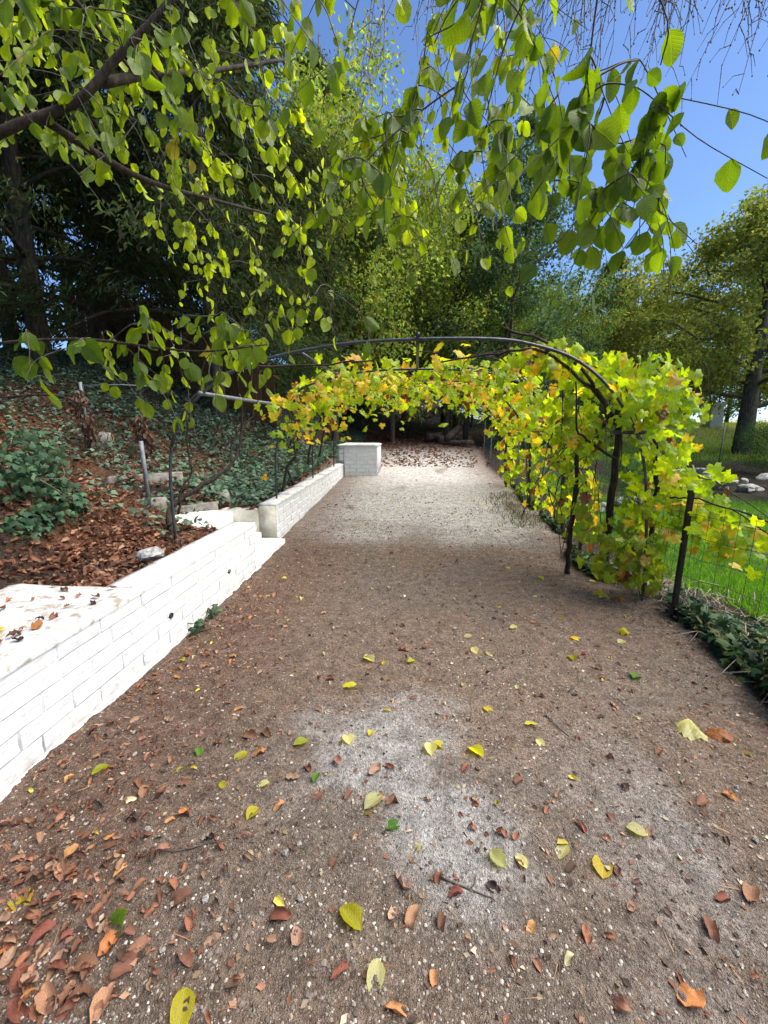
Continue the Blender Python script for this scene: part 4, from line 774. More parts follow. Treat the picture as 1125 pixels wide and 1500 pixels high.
FALLEN = [(-1.26, 0.96, 'y', 0.098),
 (-0.88, 0.92, 'g', 0.097),
 (-0.18, 0.98, 'y', 0.089),
 (-0.09, 0.85, 'p', 0.076),
 (-0.59, 0.75, 'y', 0.09),
 (-0.07, 1.3, 'g', 0.073),
 (0.67, 1.21, 'y', 0.091),
 (0.55, 1.25, 'p', 0.069),
 (0.31, 1.2, 'p', 0.072),
 (0.39, 1.2, 'p', 0.058),
 (0.85, 1.34, 'p', 0.072),
 (0.3, 1.68, 'y', 0.089),
 (0.09, 1.68, 'p', 0.084),
 (0.14, 1.72, 'y', 0.079),
 (-0.15, 1.38, 'p', 0.088),
 (-0.31, 1.73, 'p', 0.094),
 (-0.62, 1.3, 'y', 0.065),
 (-0.63, 1.44, 'p', 0.053),
 (-0.8, 1.42, 'y', 0.047),
 (-0.53, 1.67, 'y', 0.072),
 (-0.37, 2.16, 'y', 0.122),
 (-1.0, 1.59, 'g', 0.058),
 (-0.79, 1.58, 'y', 0.07),
 (-1.36, 1.44, 'y', 0.078),
 (-1.04, 1.48, 'y', 0.049),
 (-0.41, 1.48, 'g', 0.053),
 (0.02, 1.22, 'p', 0.055),
 (-0.29, 2.45, 'p', 0.09),
 (-0.01, 2.42, 'y', 0.062),
 (0.42, 2.6, 'p', 0.084),
 (0.41, 2.0, 'y', 0.067),
 (0.61, 1.9, 'p', 0.07),
 (0.62, 1.77, 'p', 0.059),
 (1.07, 2.58, 'y', 0.1),
 (1.19, 2.85, 'y', 0.09),
 (1.19, 3.18, 'y', 0.072),
 (1.38, 2.4, 'g', 0.11),
 (1.49, 2.82, 'p', 0.078),
 (1.29, 4.07, 'y', 0.077),
 (-0.2, 1.77, 'y', 0.048),
 (-0.02, 1.1, 'b', 0.073),
 (0.01, 1.0, 'b', 0.068),
 (0.1, 1.13, 'b', 0.06),
 (-0.64, 0.85, 'b', 0.059),
 (-0.19, 0.85, 'b', 0.057),
 (-0.27, 1.14, 'b', 0.043),
 (-0.07, 1.39, 'b', 0.072),
 (0.15, 1.08, 'b', 0.054),
 (-0.05, 1.01, 'b', 0.047),
 (0.1, 1.0, 'b', 0.055),
 (0.37, 1.0, 'o', 0.042),
 (0.07, 0.86, 'o', 0.038),
 (-0.03, 0.79, 'o', 0.061),
 (-0.4, 0.97, 'b', 0.072),
 (-0.33, 0.92, 'b', 0.061),
 (-0.74, 0.99, 'b', 0.079),
 (-0.67, 0.94, 'b', 0.076),
 (-1.21, 1.1, 'o', 0.063),
 (-0.91, 1.12, 'b', 0.044),
 (-0.99, 1.06, 'o', 0.052),
 (-1.19, 1.04, 'b', 0.061),
 (-0.79, 0.87, 'b', 0.056),
 (0.76, 0.88, 'o', 0.077),
 (0.56, 0.85, 'b', 0.058),
 (0.92, 1.05, 'b', 0.071),
 (-0.71, 1.61, 'o', 0.071),
 (-0.73, 1.74, 'b', 0.075),
 (-0.8, 1.71, 'b', 0.088),
 (-1.11, 1.37, 'b', 0.075),
 (-1.16, 1.4, 'b', 0.064),
 (-0.94, 1.9, 'o', 0.052),
 (-0.16, 1.54, 'b', 0.067),
 (-0.1, 1.56, 'b', 0.055),
 (0.34, 1.3, 'b', 0.051),
 (0.23, 1.31, 'b', 0.047),
 (0.54, 1.41, 'b', 0.049),
 (0.65, 1.35, 'b', 0.052),
 (1.18, 1.49, 'b', 0.067),
 (0.24, 1.58, 'b', 0.055),
 (0.46, 1.53, 'b', 0.053),
 (1.12, 1.16, 'b', 0.076),
 (-0.96, 0.74, 'b', 0.109),
 (-1.07, 0.77, 'b', 0.104),
 (-0.92, 0.81, 'b', 0.089),
 (-0.81, 0.75, 'b', 0.091),
 (-1.17, 0.84, 'b', 0.089),
 (-1.1, 0.87, 'b', 0.082),
 (-0.89, 0.73, 'b', 0.09),
 (-0.8, 0.82, 'b', 0.077),
 (-1.01, 0.71, 'b', 0.089),
 (-0.88, 0.87, 'o', 0.073),
 (-1.18, 0.91, 'b', 0.072)]
TWIGS = [(0.53, 1.29, 2.2, 0.31, 0.069, 4),
 (0.53, 1.12, 2.09, 0.17, 0.058, 6),
 (0.43, 1.21, 2.31, 0.25, 0.055, 5),
 (0.45, 1.31, 2.4, 0.22, 0.069, 4),
 (0.3, 1.09, 2.13, 0.16, 0.072, 5),
 (0.5, 1.1, 2.03, 0.19, 0.061, 5),
 (0.43, 1.11, 2.12, 0.31, 0.068, 7),
 (0.35, 1.1, 2.21, 0.18, 0.056, 6),
 (0.56, 1.23, 2.21, 0.27, 0.056, 6),
 (0.52, 1.14, 2.19, 0.24, 0.068, 4),
 (0.43, 1.33, 2.16, 0.22, 0.063, 7),
 (0.36, 1.05, 2.12, 0.17, 0.058, 5),
 (0.35, 1.3, 2.38, 0.23, 0.065, 6),
 (0.55, 1.27, 2.39, 0.29, 0.071, 4),
 (0.41, 1.11, 2.03, 0.24, 0.062, 5),
 (0.41, 1.21, 2.1, 0.21, 0.061, 5),
 (0.57, 1.27, 2.22, 0.21, 0.064, 4),
 (0.35, 1.33, 2.28, 0.17, 0.069, 6),
 (0.54, 1.18, 2.22, 0.17, 0.072, 4),
 (0.5, 1.11, 2.22, 0.32, 0.066, 5),
 (0.45, 1.08, 2.07, 0.23, 0.058, 7),
 (0.43, 1.35, 2.34, 0.3, 0.074, 7),
 (0.57, 1.15, 2.13, 0.2, 0.064, 5),
 (0.34, 1.21, 2.13, 0.19, 0.073, 6),
 (0.35, 1.2, 2.24, 0.25, 0.065, 4),
 (0.57, 1.26, 2.17, 0.27, 0.069, 6),
 (0.51, 1.3, 2.23, 0.2, 0.074, 6),
 (0.54, 1.1, 2.21, 0.3, 0.064, 6),
 (0.37, 1.14, 2.26, 0.24, 0.068, 6),
 (0.43, 1.27, 2.22, 0.29, 0.062, 5),
 (0.64, 1.34, 2.24, 0.31, 0.065, 5),
 (-0.29, 1.9, 2.95, 0.26, 0.057, 8),
 (-0.29, 1.71, 2.49, 0.33, 0.065, 9),
 (0.04, 1.49, 2.29, 0.4, 0.059, 9),
 (-0.05, 1.45, 2.42, 0.34, 0.07, 5),
 (0.35, 1.42, 2.17, 0.38, 0.058, 6),
 (-0.02, 1.59, 2.57, 0.27, 0.07, 5),
 (0.07, 1.93, 3.05, 0.2, 0.064, 7),
 (0.31, 1.78, 2.44, 0.31, 0.077, 9),
 (0.08, 1.68, 2.94, 0.27, 0.068, 7),
 (0.28, 1.87, 2.85, 0.33, 0.063, 6),
 (-0.28, 1.63, 2.73, 0.24, 0.058, 5),
 (-0.1, 1.3, 2.18, 0.22, 0.068, 9),
 (0.03, 1.91, 2.97, 0.31, 0.065, 6),
 (-0.01, 1.8, 2.77, 0.28, 0.075, 6),
 (0.08, 1.99, 3.07, 0.3, 0.065, 7),
 (0.4, 1.95, 2.99, 0.23, 0.056, 9),
 (0.28, 1.33, 2.55, 0.23, 0.064, 8),
 (0.02, 1.95, 3.04, 0.36, 0.061, 7),
 (0.25, 1.5, 2.39, 0.3, 0.078, 9),
 (0.12, 1.82, 2.68, 0.22, 0.072, 7),
 (-0.19, 1.73, 2.56, 0.35, 0.056, 7),
 (-0.12, 1.71, 2.52, 0.21, 0.061, 8),
 (0.14, 1.78, 3.01, 0.24, 0.065, 8),
 (0.09, 1.97, 2.7, 0.33, 0.075, 8),
 (-0.03, 1.8, 2.61, 0.38, 0.066, 5),
 (-0.18, 1.85, 3.17, 0.32, 0.07, 8),
 (0.3, 1.63, 2.86, 0.31, 0.066, 7),
 (0.02, 1.68, 2.72, 0.21, 0.072, 7),
 (0.28, 1.76, 2.49, 0.21, 0.072, 5),
 (0.32, 1.33, 2.3, 0.37, 0.06, 5),
 (0.14, 1.5, 2.76, 0.38, 0.058, 9),
 (-0.22, 1.35, 2.27, 0.24, 0.068, 8),
 (0.19, 1.7, 2.83, 0.22, 0.064, 9),
 (-0.28, 1.52, 2.62, 0.32, 0.066, 7),
 (0.28, 1.51, 2.75, 0.31, 0.071, 7),
 (0.34, 1.73, 2.65, 0.25, 0.068, 7),
 (0.3, 1.98, 3.04, 0.36, 0.075, 8),
 (0.19, 1.8, 2.98, 0.33, 0.057, 5),
 (-0.35, 1.72, 2.98, 0.25, 0.075, 8),
 (0.35, 1.67, 2.91, 0.31, 0.064, 6),
 (0.38, 1.86, 2.82, 0.35, 0.057, 8),
 (0.25, 1.74, 2.95, 0.27, 0.06, 7),
 (0.39, 1.86, 2.61, 0.28, 0.072, 7),
 (0.12, 1.6, 2.4, 0.37, 0.067, 9),
 (0.3, 0.74, 2.14, 0.11, 0.068, 2),
 (0.12, 0.84, 2.26, 0.14, 0.077, 2),
 (0.19, 0.84, 2.23, 0.17, 0.072, 3),
 (0.08, 0.74, 2.16, 0.13, 0.073, 3),
 (-1.41, 1.73, 3.04, 0.21, 0.058, 7),
 (-1.72, 1.81, 2.69, 0.32, 0.059, 6),
 (-0.89, 1.97, 2.91, 0.35, 0.055, 8),
 (-1.68, 2.28, 3.17, 0.21, 0.056, 6),
 (-1.14, 2.14, 3.06, 0.34, 0.068, 8),
 (-1.18, 1.48, 2.76, 0.36, 0.062, 7),
 (-1.15, 1.45, 2.81, 0.29, 0.068, 8),
 (-2.11, 2.34, 3.75, 0.25, 0.053, 10),
 (-0.74, 2.08, 2.86, 0.35, 0.068, 7),
 (-0.77, 2.52, 3.45, 0.19, 0.057, 6),
 (-0.87, 1.46, 2.5, 0.33, 0.062, 6),
 (-0.54, 1.63, 2.49, 0.31, 0.066, 7),
 (-0.96, 1.78, 3.15, 0.2, 0.064, 7),
 (-0.87, 1.66, 2.58, 0.18, 0.064, 9),
 (-1.31, 2.03, 2.9, 0.2, 0.052, 8),
 (-1.2, 2.6, 3.16, 0.28, 0.055, 9),
 (-2.14, 2.38, 3.18, 0.24, 0.055, 6),
 (-1.44, 2.36, 3.19, 0.35, 0.067, 8),
 (-1.33, 1.46, 2.57, 0.22, 0.058, 8),
 (-0.71, 2.32, 3.63, 0.25, 0.069, 6),
 (-0.71, 2.31, 3.16, 0.28, 0.062, 6),
 (-0.73, 1.72, 2.72, 0.33, 0.06, 7),
 (-1.09, 1.56, 2.85, 0.27, 0.059, 6),
 (-1.89, 2.07, 2.96, 0.18, 0.053, 7),
 (-0.6, 1.71, 2.86, 0.35, 0.052, 10),
 (-1.12, 1.8, 3.01, 0.18, 0.065, 7),
 (-0.83, 2.04, 3.37, 0.21, 0.068, 9),
 (-0.75, 1.92, 3.03, 0.24, 0.062, 7),
 (-1.17, 1.93, 3.07, 0.32, 0.073, 10),
 (-0.84, 1.4, 2.61, 0.2, 0.071, 6),
 (-1.89, 2.49, 3.92, 0.22, 0.068, 8),
 (-1.11, 1.73, 3.04, 0.22, 0.064, 8),
 (-0.74, 1.84, 2.74, 0.33, 0.07, 6),
 (-0.78, 1.57, 2.78, 0.33, 0.063, 6),
 (-1.99, 2.3, 3.44, 0.23, 0.072, 8),
 (-1.21, 2.04, 3.13, 0.2, 0.056, 6),
 (-1.87, 2.15, 3.14, 0.33, 0.052, 6),
 (-1.01, 2.0, 3.06, 0.28, 0.067, 9),
 (-0.63, 2.51, 3.14, 0.3, 0.067, 10),
 (-2.11, 2.55, 3.62, 0.18, 0.069, 7),
 (-1.07, 1.5, 2.92, 0.24, 0.065, 9),
 (-1.28, 1.73, 2.6, 0.31, 0.054, 6),
 (-1.18, 2.48, 3.02, 0.3, 0.07, 10),
 (-0.99, 2.02, 3.28, 0.34, 0.057, 10),
 (-1.45, 2.21, 2.86, 0.25, 0.069, 10),
 (-0.67, 2.14, 2.83, 0.25, 0.054, 10),
 (-0.79, 1.7, 2.52, 0.2, 0.058, 8),
 (-0.92, 2.54, 3.83, 0.19, 0.061, 7),
 (-1.56, 2.08, 3.48, 0.33, 0.071, 9),
 (-1.29, 2.03, 3.16, 0.34, 0.059, 8),
 (-1.63, 1.8, 2.68, 0.26, 0.055, 8),
 (-0.87, 1.62, 2.71, 0.21, 0.065, 8),
 (-0.81, 1.98, 3.34, 0.33, 0.073, 8),
 (-1.49, 1.86, 3.01, 0.34, 0.072, 10),
 (-0.52, 1.52, 2.69, 0.21, 0.055, 6),
 (-1.59, 2.31, 3.45, 0.28, 0.062, 8),
 (-0.83, 2.26, 3.0, 0.35, 0.073, 6),
 (-1.13, 1.63, 2.61, 0.24, 0.056, 6),
 (-1.54, 1.96, 2.74, 0.18, 0.074, 8),
 (-1.51, 1.86, 3.31, 0.24, 0.068, 9),
 (-0.71, 1.76, 2.72, 0.2, 0.063, 8),
 (-0.72, 1.81, 3.1, 0.21, 0.072, 6),
 (-0.94, 1.8, 3.04, 0.33, 0.063, 6),
 (-1.4, 1.73, 2.56, 0.31, 0.055, 6),
 (-0.87, 1.62, 2.81, 0.33, 0.071, 7),
 (-2.05, 2.37, 3.53, 0.18, 0.069, 8),
 (-0.73, 2.07, 3.44, 0.35, 0.071, 6),
 (-2.27, 2.57, 3.83, 0.26, 0.062, 6),
 (-0.64, 2.41, 3.27, 0.26, 0.052, 7),
 (-1.29, 1.92, 2.83, 0.29, 0.072, 10),
 (-0.67, 1.43, 2.84, 0.32, 0.061, 9),
 (-0.76, 2.6, 3.61, 0.32, 0.072, 7),
 (-1.69, 2.4, 3.67, 0.19, 0.06, 9),
 (-1.23, 1.96, 3.21, 0.23, 0.067, 6),
 (-0.6, 1.49, 2.52, 0.3, 0.053, 9),
 (-0.44, 1.42, 2.75, 0.33, 0.073, 10),
 (-0.91, 1.49, 2.69, 0.25, 0.066, 6),
 (-1.38, 1.72, 2.92, 0.32, 0.06, 7),
 (-2.13, 2.57, 3.54, 0.31, 0.054, 6),
 (-1.51, 1.76, 2.98, 0.34, 0.064, 9),
 (-0.53, 2.08, 3.28, 0.23, 0.064, 9),
 (-1.89, 2.25, 3.32, 0.18, 0.069, 9),
 (-1.32, 1.68, 2.71, 0.24, 0.07, 7),
 (-1.64, 1.81, 3.04, 0.18, 0.059, 9),
 (-2.09, 2.49, 3.83, 0.28, 0.058, 10),
 (-0.74, 2.59, 3.07, 0.23, 0.056, 6),
 (-0.77, 1.65, 3.04, 0.29, 0.054, 10),
 (-1.74, 2.4, 3.36, 0.2, 0.06, 9),
 (-1.96, 2.08, 3.13, 0.19, 0.068, 6),
 (-1.72, 2.56, 3.85, 0.23, 0.058, 7),
 (-0.97, 2.4, 3.56, 0.29, 0.061, 7),
 (-1.08, 2.45, 3.33, 0.34, 0.07, 10),
 (-1.86, 2.29, 3.69, 0.28, 0.052, 6),
 (-0.99, 2.21, 3.13, 0.3, 0.053, 9),
 (-1.86, 2.13, 3.04, 0.29, 0.057, 6),
 (-0.93, 2.11, 2.98, 0.19, 0.068, 8),
 (-1.11, 2.27, 2.94, 0.19, 0.066, 8),
 (-1.49, 1.71, 2.71, 0.23, 0.052, 8),
 (-1.15, 1.96, 2.75, 0.21, 0.057, 8),
 (-1.4, 1.95, 2.97, 0.21, 0.074, 9),
 (-1.17, 1.87, 2.97, 0.22, 0.072, 7),
 (-0.93, 2.09, 3.17, 0.34, 0.055, 8),
 (-1.36, 2.54, 3.49, 0.22, 0.057, 7),
 (-1.56, 2.4, 3.15, 0.23, 0.054, 8),
 (-1.13, 2.56, 2.41, 0.28, 0.064, 6),
 (-0.6, 2.79, 3.05, 0.25, 0.052, 8),
 (-0.57, 2.14, 2.41, 0.36, 0.058, 8),
 (-0.76, 2.47, 2.78, 0.25, 0.052, 6),
 (-1.45, 3.0, 3.01, 0.27, 0.051, 6),
 (-1.54, 2.81, 2.42, 0.34, 0.06, 6),
 (-1.02, 2.48, 2.92, 0.35, 0.061, 6),
 (-0.79, 2.43, 2.72, 0.21, 0.058, 7),
 (-0.75, 2.58, 2.94, 0.21, 0.07, 10),
 (-1.05, 2.38, 2.84, 0.27, 0.066, 6),
 (-1.53, 2.93, 2.83, 0.26, 0.063, 7),
 (-1.24, 2.58, 2.44, 0.22, 0.051, 9),
 (-1.36, 2.82, 2.74, 0.3, 0.055, 7),
 (-0.76, 2.52, 2.81, 0.32, 0.062, 7),
 (-1.07, 2.96, 2.87, 0.32, 0.059, 7),
 (-1.19, 2.18, 2.71, 0.27, 0.062, 7),
 (-0.67, 2.37, 2.58, 0.34, 0.063, 6),
 (-0.88, 2.29, 2.5, 0.2, 0.062, 9),
 (-1.0, 2.89, 2.81, 0.35, 0.056, 8),
 (-1.49, 2.57, 2.84, 0.25, 0.057, 7),
 (-1.42, 2.96, 3.1, 0.21, 0.06, 7),
 (-1.32, 2.7, 2.45, 0.27, 0.067, 9),
 (-1.21, 2.55, 2.49, 0.31, 0.062, 6),
 (-1.14, 2.1, 2.47, 0.33, 0.065, 8),
 (-1.5, 2.53, 2.64, 0.22, 0.054, 7),
 (-0.73, 2.85, 2.99, 0.3, 0.058, 7),
 (-0.8, 2.28, 2.25, 0.24, 0.051, 10),
 (-1.05, 2.3, 2.49, 0.22, 0.061, 10),
 (-0.81, 2.72, 2.77, 0.21, 0.055, 6),
 (-1.13, 2.11, 2.73, 0.32, 0.052, 9),
 (-0.63, 2.52, 2.34, 0.25, 0.051, 10),
 (-0.95, 2.65, 2.44, 0.31, 0.067, 10),
 (-1.32, 2.5, 2.53, 0.28, 0.069, 8),
 (-1.53, 2.9, 2.8, 0.23, 0.058, 6),
 (-1.04, 1.69, 1.91, 0.15, 0.063, 3),
 (-0.73, 1.49, 1.75, 0.15, 0.068, 4),
 (-0.74, 1.61, 1.89, 0.14, 0.072, 5),
 (-0.98, 1.49, 1.92, 0.15, 0.075, 5),
 (-0.84, 1.73, 1.83, 0.18, 0.073, 3),
 (-1.08, 1.67, 1.92, 0.18, 0.063, 5),
 (-0.76, 1.65, 1.94, 0.18, 0.068, 3),
 (-0.9, 1.62, 1.92, 0.18, 0.077, 5),
 (-1.33, 1.78, 1.85, 0.19, 0.066, 3),
 (-0.47, 2.09, 2.07, 0.19, 0.071, 3),
 (-0.6, 2.04, 2.01, 0.15, 0.08, 3),
 (-0.58, 1.82, 1.99, 0.2, 0.068, 3),
 (-0.67, 1.99, 2.02, 0.17, 0.066, 4),
 (-0.38, 1.97, 2.1, 0.16, 0.07, 2),
 (-0.46, 1.66, 1.9, 0.17, 0.066, 4),
 (-0.19, 1.64, 1.89, 0.17, 0.078, 2),
 (-0.41, 1.74, 2.02, 0.16, 0.066, 4),
 (-1.42, 1.55, 1.74, 0.17, 0.081, 4),
 (-1.34, 1.4, 1.83, 0.2, 0.082, 4),
 (-1.1, 1.33, 1.77, 0.15, 0.097, 4),
 (-1.38, 1.44, 1.75, 0.19, 0.081, 3),
 (-1.18, 1.44, 1.8, 0.19, 0.091, 3),
 (0.27, 1.82, 2.45, 0.31, 0.067, 8),
 (0.27, 1.54, 2.45, 0.25, 0.056, 7),
 (-0.01, 1.58, 2.2, 0.2, 0.058, 7),
 (-0.31, 2.03, 2.78, 0.34, 0.056, 5),
 (-0.1, 1.8, 2.56, 0.24, 0.064, 7),
 (-0.21, 1.99, 2.66, 0.28, 0.072, 8),
 (0.11, 1.62, 2.26, 0.28, 0.061, 5),
 (-0.22, 1.76, 2.32, 0.33, 0.074, 5),
 (-0.04, 2.2, 2.52, 0.22, 0.07, 8),
 (-0.07, 2.19, 2.84, 0.2, 0.069, 7),
 (-0.13, 1.81, 2.44, 0.3, 0.064, 7),
 (-0.04, 1.64, 2.5, 0.26, 0.069, 5),
 (0.29, 1.71, 2.32, 0.25, 0.067, 6),
 (0.24, 1.64, 2.55, 0.21, 0.065, 6),
 (-0.33, 2.19, 2.83, 0.33, 0.059, 8),
 (-0.33, 2.03, 2.53, 0.22, 0.069, 5),
 (-0.12, 1.58, 2.51, 0.36, 0.07, 7),
 (0.2, 1.62, 2.45, 0.24, 0.056, 6),
 (-0.16, 2.09, 2.43, 0.32, 0.064, 6),
 (0.31, 2.01, 2.48, 0.35, 0.066, 8),
 (0.14, 1.84, 2.65, 0.31, 0.055, 6),
 (-0.2, 1.67, 2.57, 0.26, 0.074, 8),
 (-0.25, 1.5, 2.26, 0.35, 0.065, 7),
 (-0.1, 2.1, 2.58, 0.33, 0.061, 6),
 (0.15, 1.64, 2.35, 0.35, 0.066, 5),
 (-0.16, 1.97, 2.7, 0.29, 0.061, 6),
 (-0.14, 1.58, 2.22, 0.29, 0.069, 8),
 (-0.15, 1.71, 2.46, 0.24, 0.067, 8),
 (0.26, 1.97, 2.5, 0.3, 0.066, 5),
 (-0.1, 1.92, 2.52, 0.3, 0.061, 7),
 (0.29, 1.92, 2.39, 0.25, 0.059, 6),
 (0.23, 2.09, 2.58, 0.35, 0.059, 5),
 (-0.16, 1.69, 2.35, 0.33, 0.06, 7),
 (-0.09, 1.67, 2.55, 0.3, 0.074, 8),
 (-0.0, 1.84, 2.59, 0.28, 0.058, 8),
 (0.39, 2.19, 2.87, 0.26, 0.067, 6),
 (0.48, 1.2, 2.07, 0.26, 0.062, 5),
 (0.64, 1.31, 2.11, 0.26, 0.06, 4),
 (0.44, 1.23, 2.02, 0.23, 0.072, 5),
 (0.62, 1.38, 2.2, 0.22, 0.066, 5),
 (0.5, 1.39, 2.15, 0.17, 0.071, 7),
 (0.55, 1.36, 2.12, 0.18, 0.065, 5),
 (0.66, 1.35, 2.11, 0.17, 0.064, 5),
 (0.59, 1.2, 2.05, 0.27, 0.066, 6),
 (0.37, 1.5, 2.48, 0.23, 0.068, 6),
 (0.2, 1.55, 2.59, 0.16, 0.075, 4),
 (0.12, 1.37, 2.42, 0.2, 0.071, 4),
 (0.23, 1.5, 2.78, 0.29, 0.06, 5),
 (0.13, 1.2, 2.45, 0.18, 0.058, 5),
 (0.2, 1.75, 2.93, 0.27, 0.075, 4),
 (0.27, 1.27, 2.47, 0.23, 0.06, 4),
 (-0.74, 1.57, 1.69, 0.17, 0.063, 3),
 (-0.97, 1.53, 1.66, 0.23, 0.068, 3),
 (-1.35, 1.87, 1.74, 0.18, 0.062, 3),
 (-1.38, 1.83, 1.92, 0.23, 0.076, 3),
 (-1.29, 2.11, 1.72, 0.17, 0.068, 5),
 (-1.53, 2.02, 1.89, 0.24, 0.062, 5),
 (-0.75, 1.8, 1.92, 0.15, 0.064, 5),
 (-0.96, 1.97, 1.86, 0.21, 0.069, 4),
 (-1.03, 1.52, 1.73, 0.2, 0.067, 5),
 (-1.18, 2.13, 1.88, 0.23, 0.065, 3),
 (-0.6, 1.55, 1.79, 0.15, 0.076, 5),
 (-0.95, 1.8, 1.67, 0.21, 0.068, 3),
 (-0.83, 1.8, 1.98, 0.22, 0.071, 3),
 (-1.25, 2.04, 1.82, 0.18, 0.064, 5),
 (-0.88, 1.59, 1.72, 0.23, 0.076, 4),
 (-1.1, 1.55, 1.81, 0.19, 0.072, 4),
 (-0.8, 2.01, 1.71, 0.15, 0.065, 5),
 (-1.11, 1.86, 1.92, 0.21, 0.067, 3),
 (-0.68, 1.85, 1.89, 0.15, 0.068, 3),
 (-0.89, 2.16, 1.87, 0.1, 0.076, 3),
 (-0.71, 1.86, 1.79, 0.14, 0.076, 5),
 (-0.67, 1.72, 1.85, 0.12, 0.062, 3),
 (-0.78, 1.74, 1.88, 0.11, 0.066, 4),
 (-0.91, 2.13, 1.99, 0.17, 0.061, 4),
 (-0.87, 1.9, 1.96, 0.18, 0.062, 3),
 (-0.78, 1.89, 1.88, 0.15, 0.069, 4),
 (-0.96, 2.16, 1.87, 0.15, 0.071, 5)]
# ------------------------------------------------------------------ fallen leaves on the path
FRESH = [ovate(c, f, 1, .34, w, s) for s, (c, f, w) in enumerate(((.1, .12, .1), (-.15, .2, .15), (.25, .1, .2), (.05, .3, .12)))]
CURL = [dried(s+20, w) for s, w in enumerate((.36, .42, .3, .45, .38, .33, .4, .36, .44, .3))]
FC = dict(y=[(.52, .50, .03), (.42, .46, .03), (.58, .50, .05)], g=[(.10, .24, .03), (.14, .30, .04)], p=[(.58, .58, .28), (.50, .54, .24), (.60, .55, .34)], b=[(.24, .11, .065), (.30, .16, .10), (.16, .08, .05), (.34, .22, .15), (.20, .075, .05)], o=[(.40, .17, .06), (.44, .23, .10)], k=[(.05, .035, .03)])
FM = {k: [make_mesh('fallen_leaf', b[0] - (0, .5, 0), b[1], np.array(FC[k][j % len(FC[k])])*np.ones((len(b[0]), 1)), b[2], M['hazel' if k in 'ygp' else 'dry']) for j, b in enumerate(FRESH if k in 'ygp' else CURL)] for k in FC}
SPECIAL = {0: 'yellow-green leaf on the brown leaf drift by the lower left corner', 1: 'green leaf standing on edge beside the brown leaf drift', 2: 'large bright yellow leaf low in the middle of the path', 3: 'pale green leaf below the bright yellow one on the path', 4: 'large olive yellow leaf at the bottom edge of the path',
    5: 'fresh green leaf lying on the grey powdery patch', 6: 'long yellow-green leaf on the gritty right of the path', 7: 'round pale leaf between the grey patch and the long yellow-green leaf', 8: 'narrow pale leaf standing right of the grey patch', 9: 'pale striped leaf touching the narrow pale one', 10: 'pale curled leaf above the long yellow-green leaf',
    11: 'yellow leaf with pale top at the right rim of the grey patch', 12: 'pale leaf of a pair on the grey patch', 13: 'yellow leaf of a pair on the grey patch', 14: 'pale yellow leaf below the centre of the grey patch', 15: 'pale leaf on the upper grey patch', 16: 'yellow leaf touching an orange one left of the grey patch', 20: 'paired yellow leaf at the top of the grey patch',
    21: 'small green leaf among brown leaves near the wall', 25: 'small dark green leaf left on the grey patch', 36: 'dull green leaf on the bare soil near the fence post', 40: 'crumpled brown leaf above the folded tan one', 41: 'folded tan brown leaf low in the middle of the path', 46: 'long brown leaf lying above the green leaf on the grey patch', 52: 'orange leaf at the bottom edge right of the pale green leaf', 62: 'tan orange leaf near the lower right corner', 55: 'brown leaf in the small heap left of the path middle', 56: 'second brown leaf in the small heap left of the path middle'}
GN = dict(y='yellow fallen leaf on the path soil', g='green fallen leaf on the path soil', p='pale fallen leaf on the path soil', b='curled brown fallen leaf on the path soil', o='orange brown fallen leaf on the path soil', k='blackened fallen leaf on the path soil')
def drop(x, y, k, s, label=None, lift=0, grp=None):
    me = random.choice(FM[k]); t = .22 if k in 'bok' else .18
    o = put('fallen_leaf', me, (x, y, float(land(x, y, True)) + lift + s*(.13 if k in 'bok' else .08)), (R.normal(0, t), R.normal(0, t), R.uniform(0, tau)), s); g = R.uniform(.75, 1.25); o.color = (g, g*R.uniform(.92, 1.05), g, 1)
    wd = dict(y='yellow', g='green', p='pale', b='curled brown', o='orange brown', k='blackened')[k]; return tag(o, label or f"{'large' if s > .07 else 'small' if s < .045 else 'medium'} {wd} fallen leaf {zone(x, y)}", 'leaf', grp or 'fallen leaves on the path')
for i, (x, y, k, s) in enumerate(FALLEN):
    o = drop(x, y, k, min(s, .075 if k in 'bo' else .095), SPECIAL.get(i)); 
    if i == 1: o.rotation_euler = (1.0, .3, -.7)
n = 420; k = R.random(n) < .6; X = np.where(k, -1.2 + R.normal(0, .32, n), -1.66 + np.abs(R.normal(0, .3, n))); Y = np.where(k, .7 + np.abs(R.normal(0, .3, n)), R.uniform(1, 3.6, n)); kk = X > -1.65; cover('drift_leaf_litter', np.stack([X, Y], 1)[kk], DRY, .034, BROWN, M['dry'], 'small broken brown leaves under the drift by the wall', 'leaf litter', .02, .35)
cnt = 0
while cnt < 128:
    u = R.random()
    if u < .5: x, y = -1.15 + R.normal(0, .32), .72 + abs(R.normal(0, .35)); lab, g = None, None
    elif u < .74: x, y = -1.66 + abs(R.normal(0, .33)), R.uniform(1.0, 3.4); lab, g = None, None
    elif u < .84: x, y = R.uniform(.7, 1.95), R.uniform(.8, 2.6); lab, g = None, None
    else: x, y = R.uniform(-.9, 1.2), R.uniform(.8, 3.6); lab, g = None, None
    if x < -1.62 or (x+.0)**2 + y*y < .35: continue
    drop(x, y, random.choices('bok', (7, 1.3, .6))[0], R.uniform(.03, .06), lab, lift=(.02*R.random() if u < .42 else 0), grp=g); cnt += 1
for i in range(46):
    y = 2.2 + 8*R.random()**1.4; x = R.uniform(-1.6, 1.9); k = random.choices('ypb', (2, 3, 4))[0]
    drop(x, y, k, R.uniform(.035, .075))
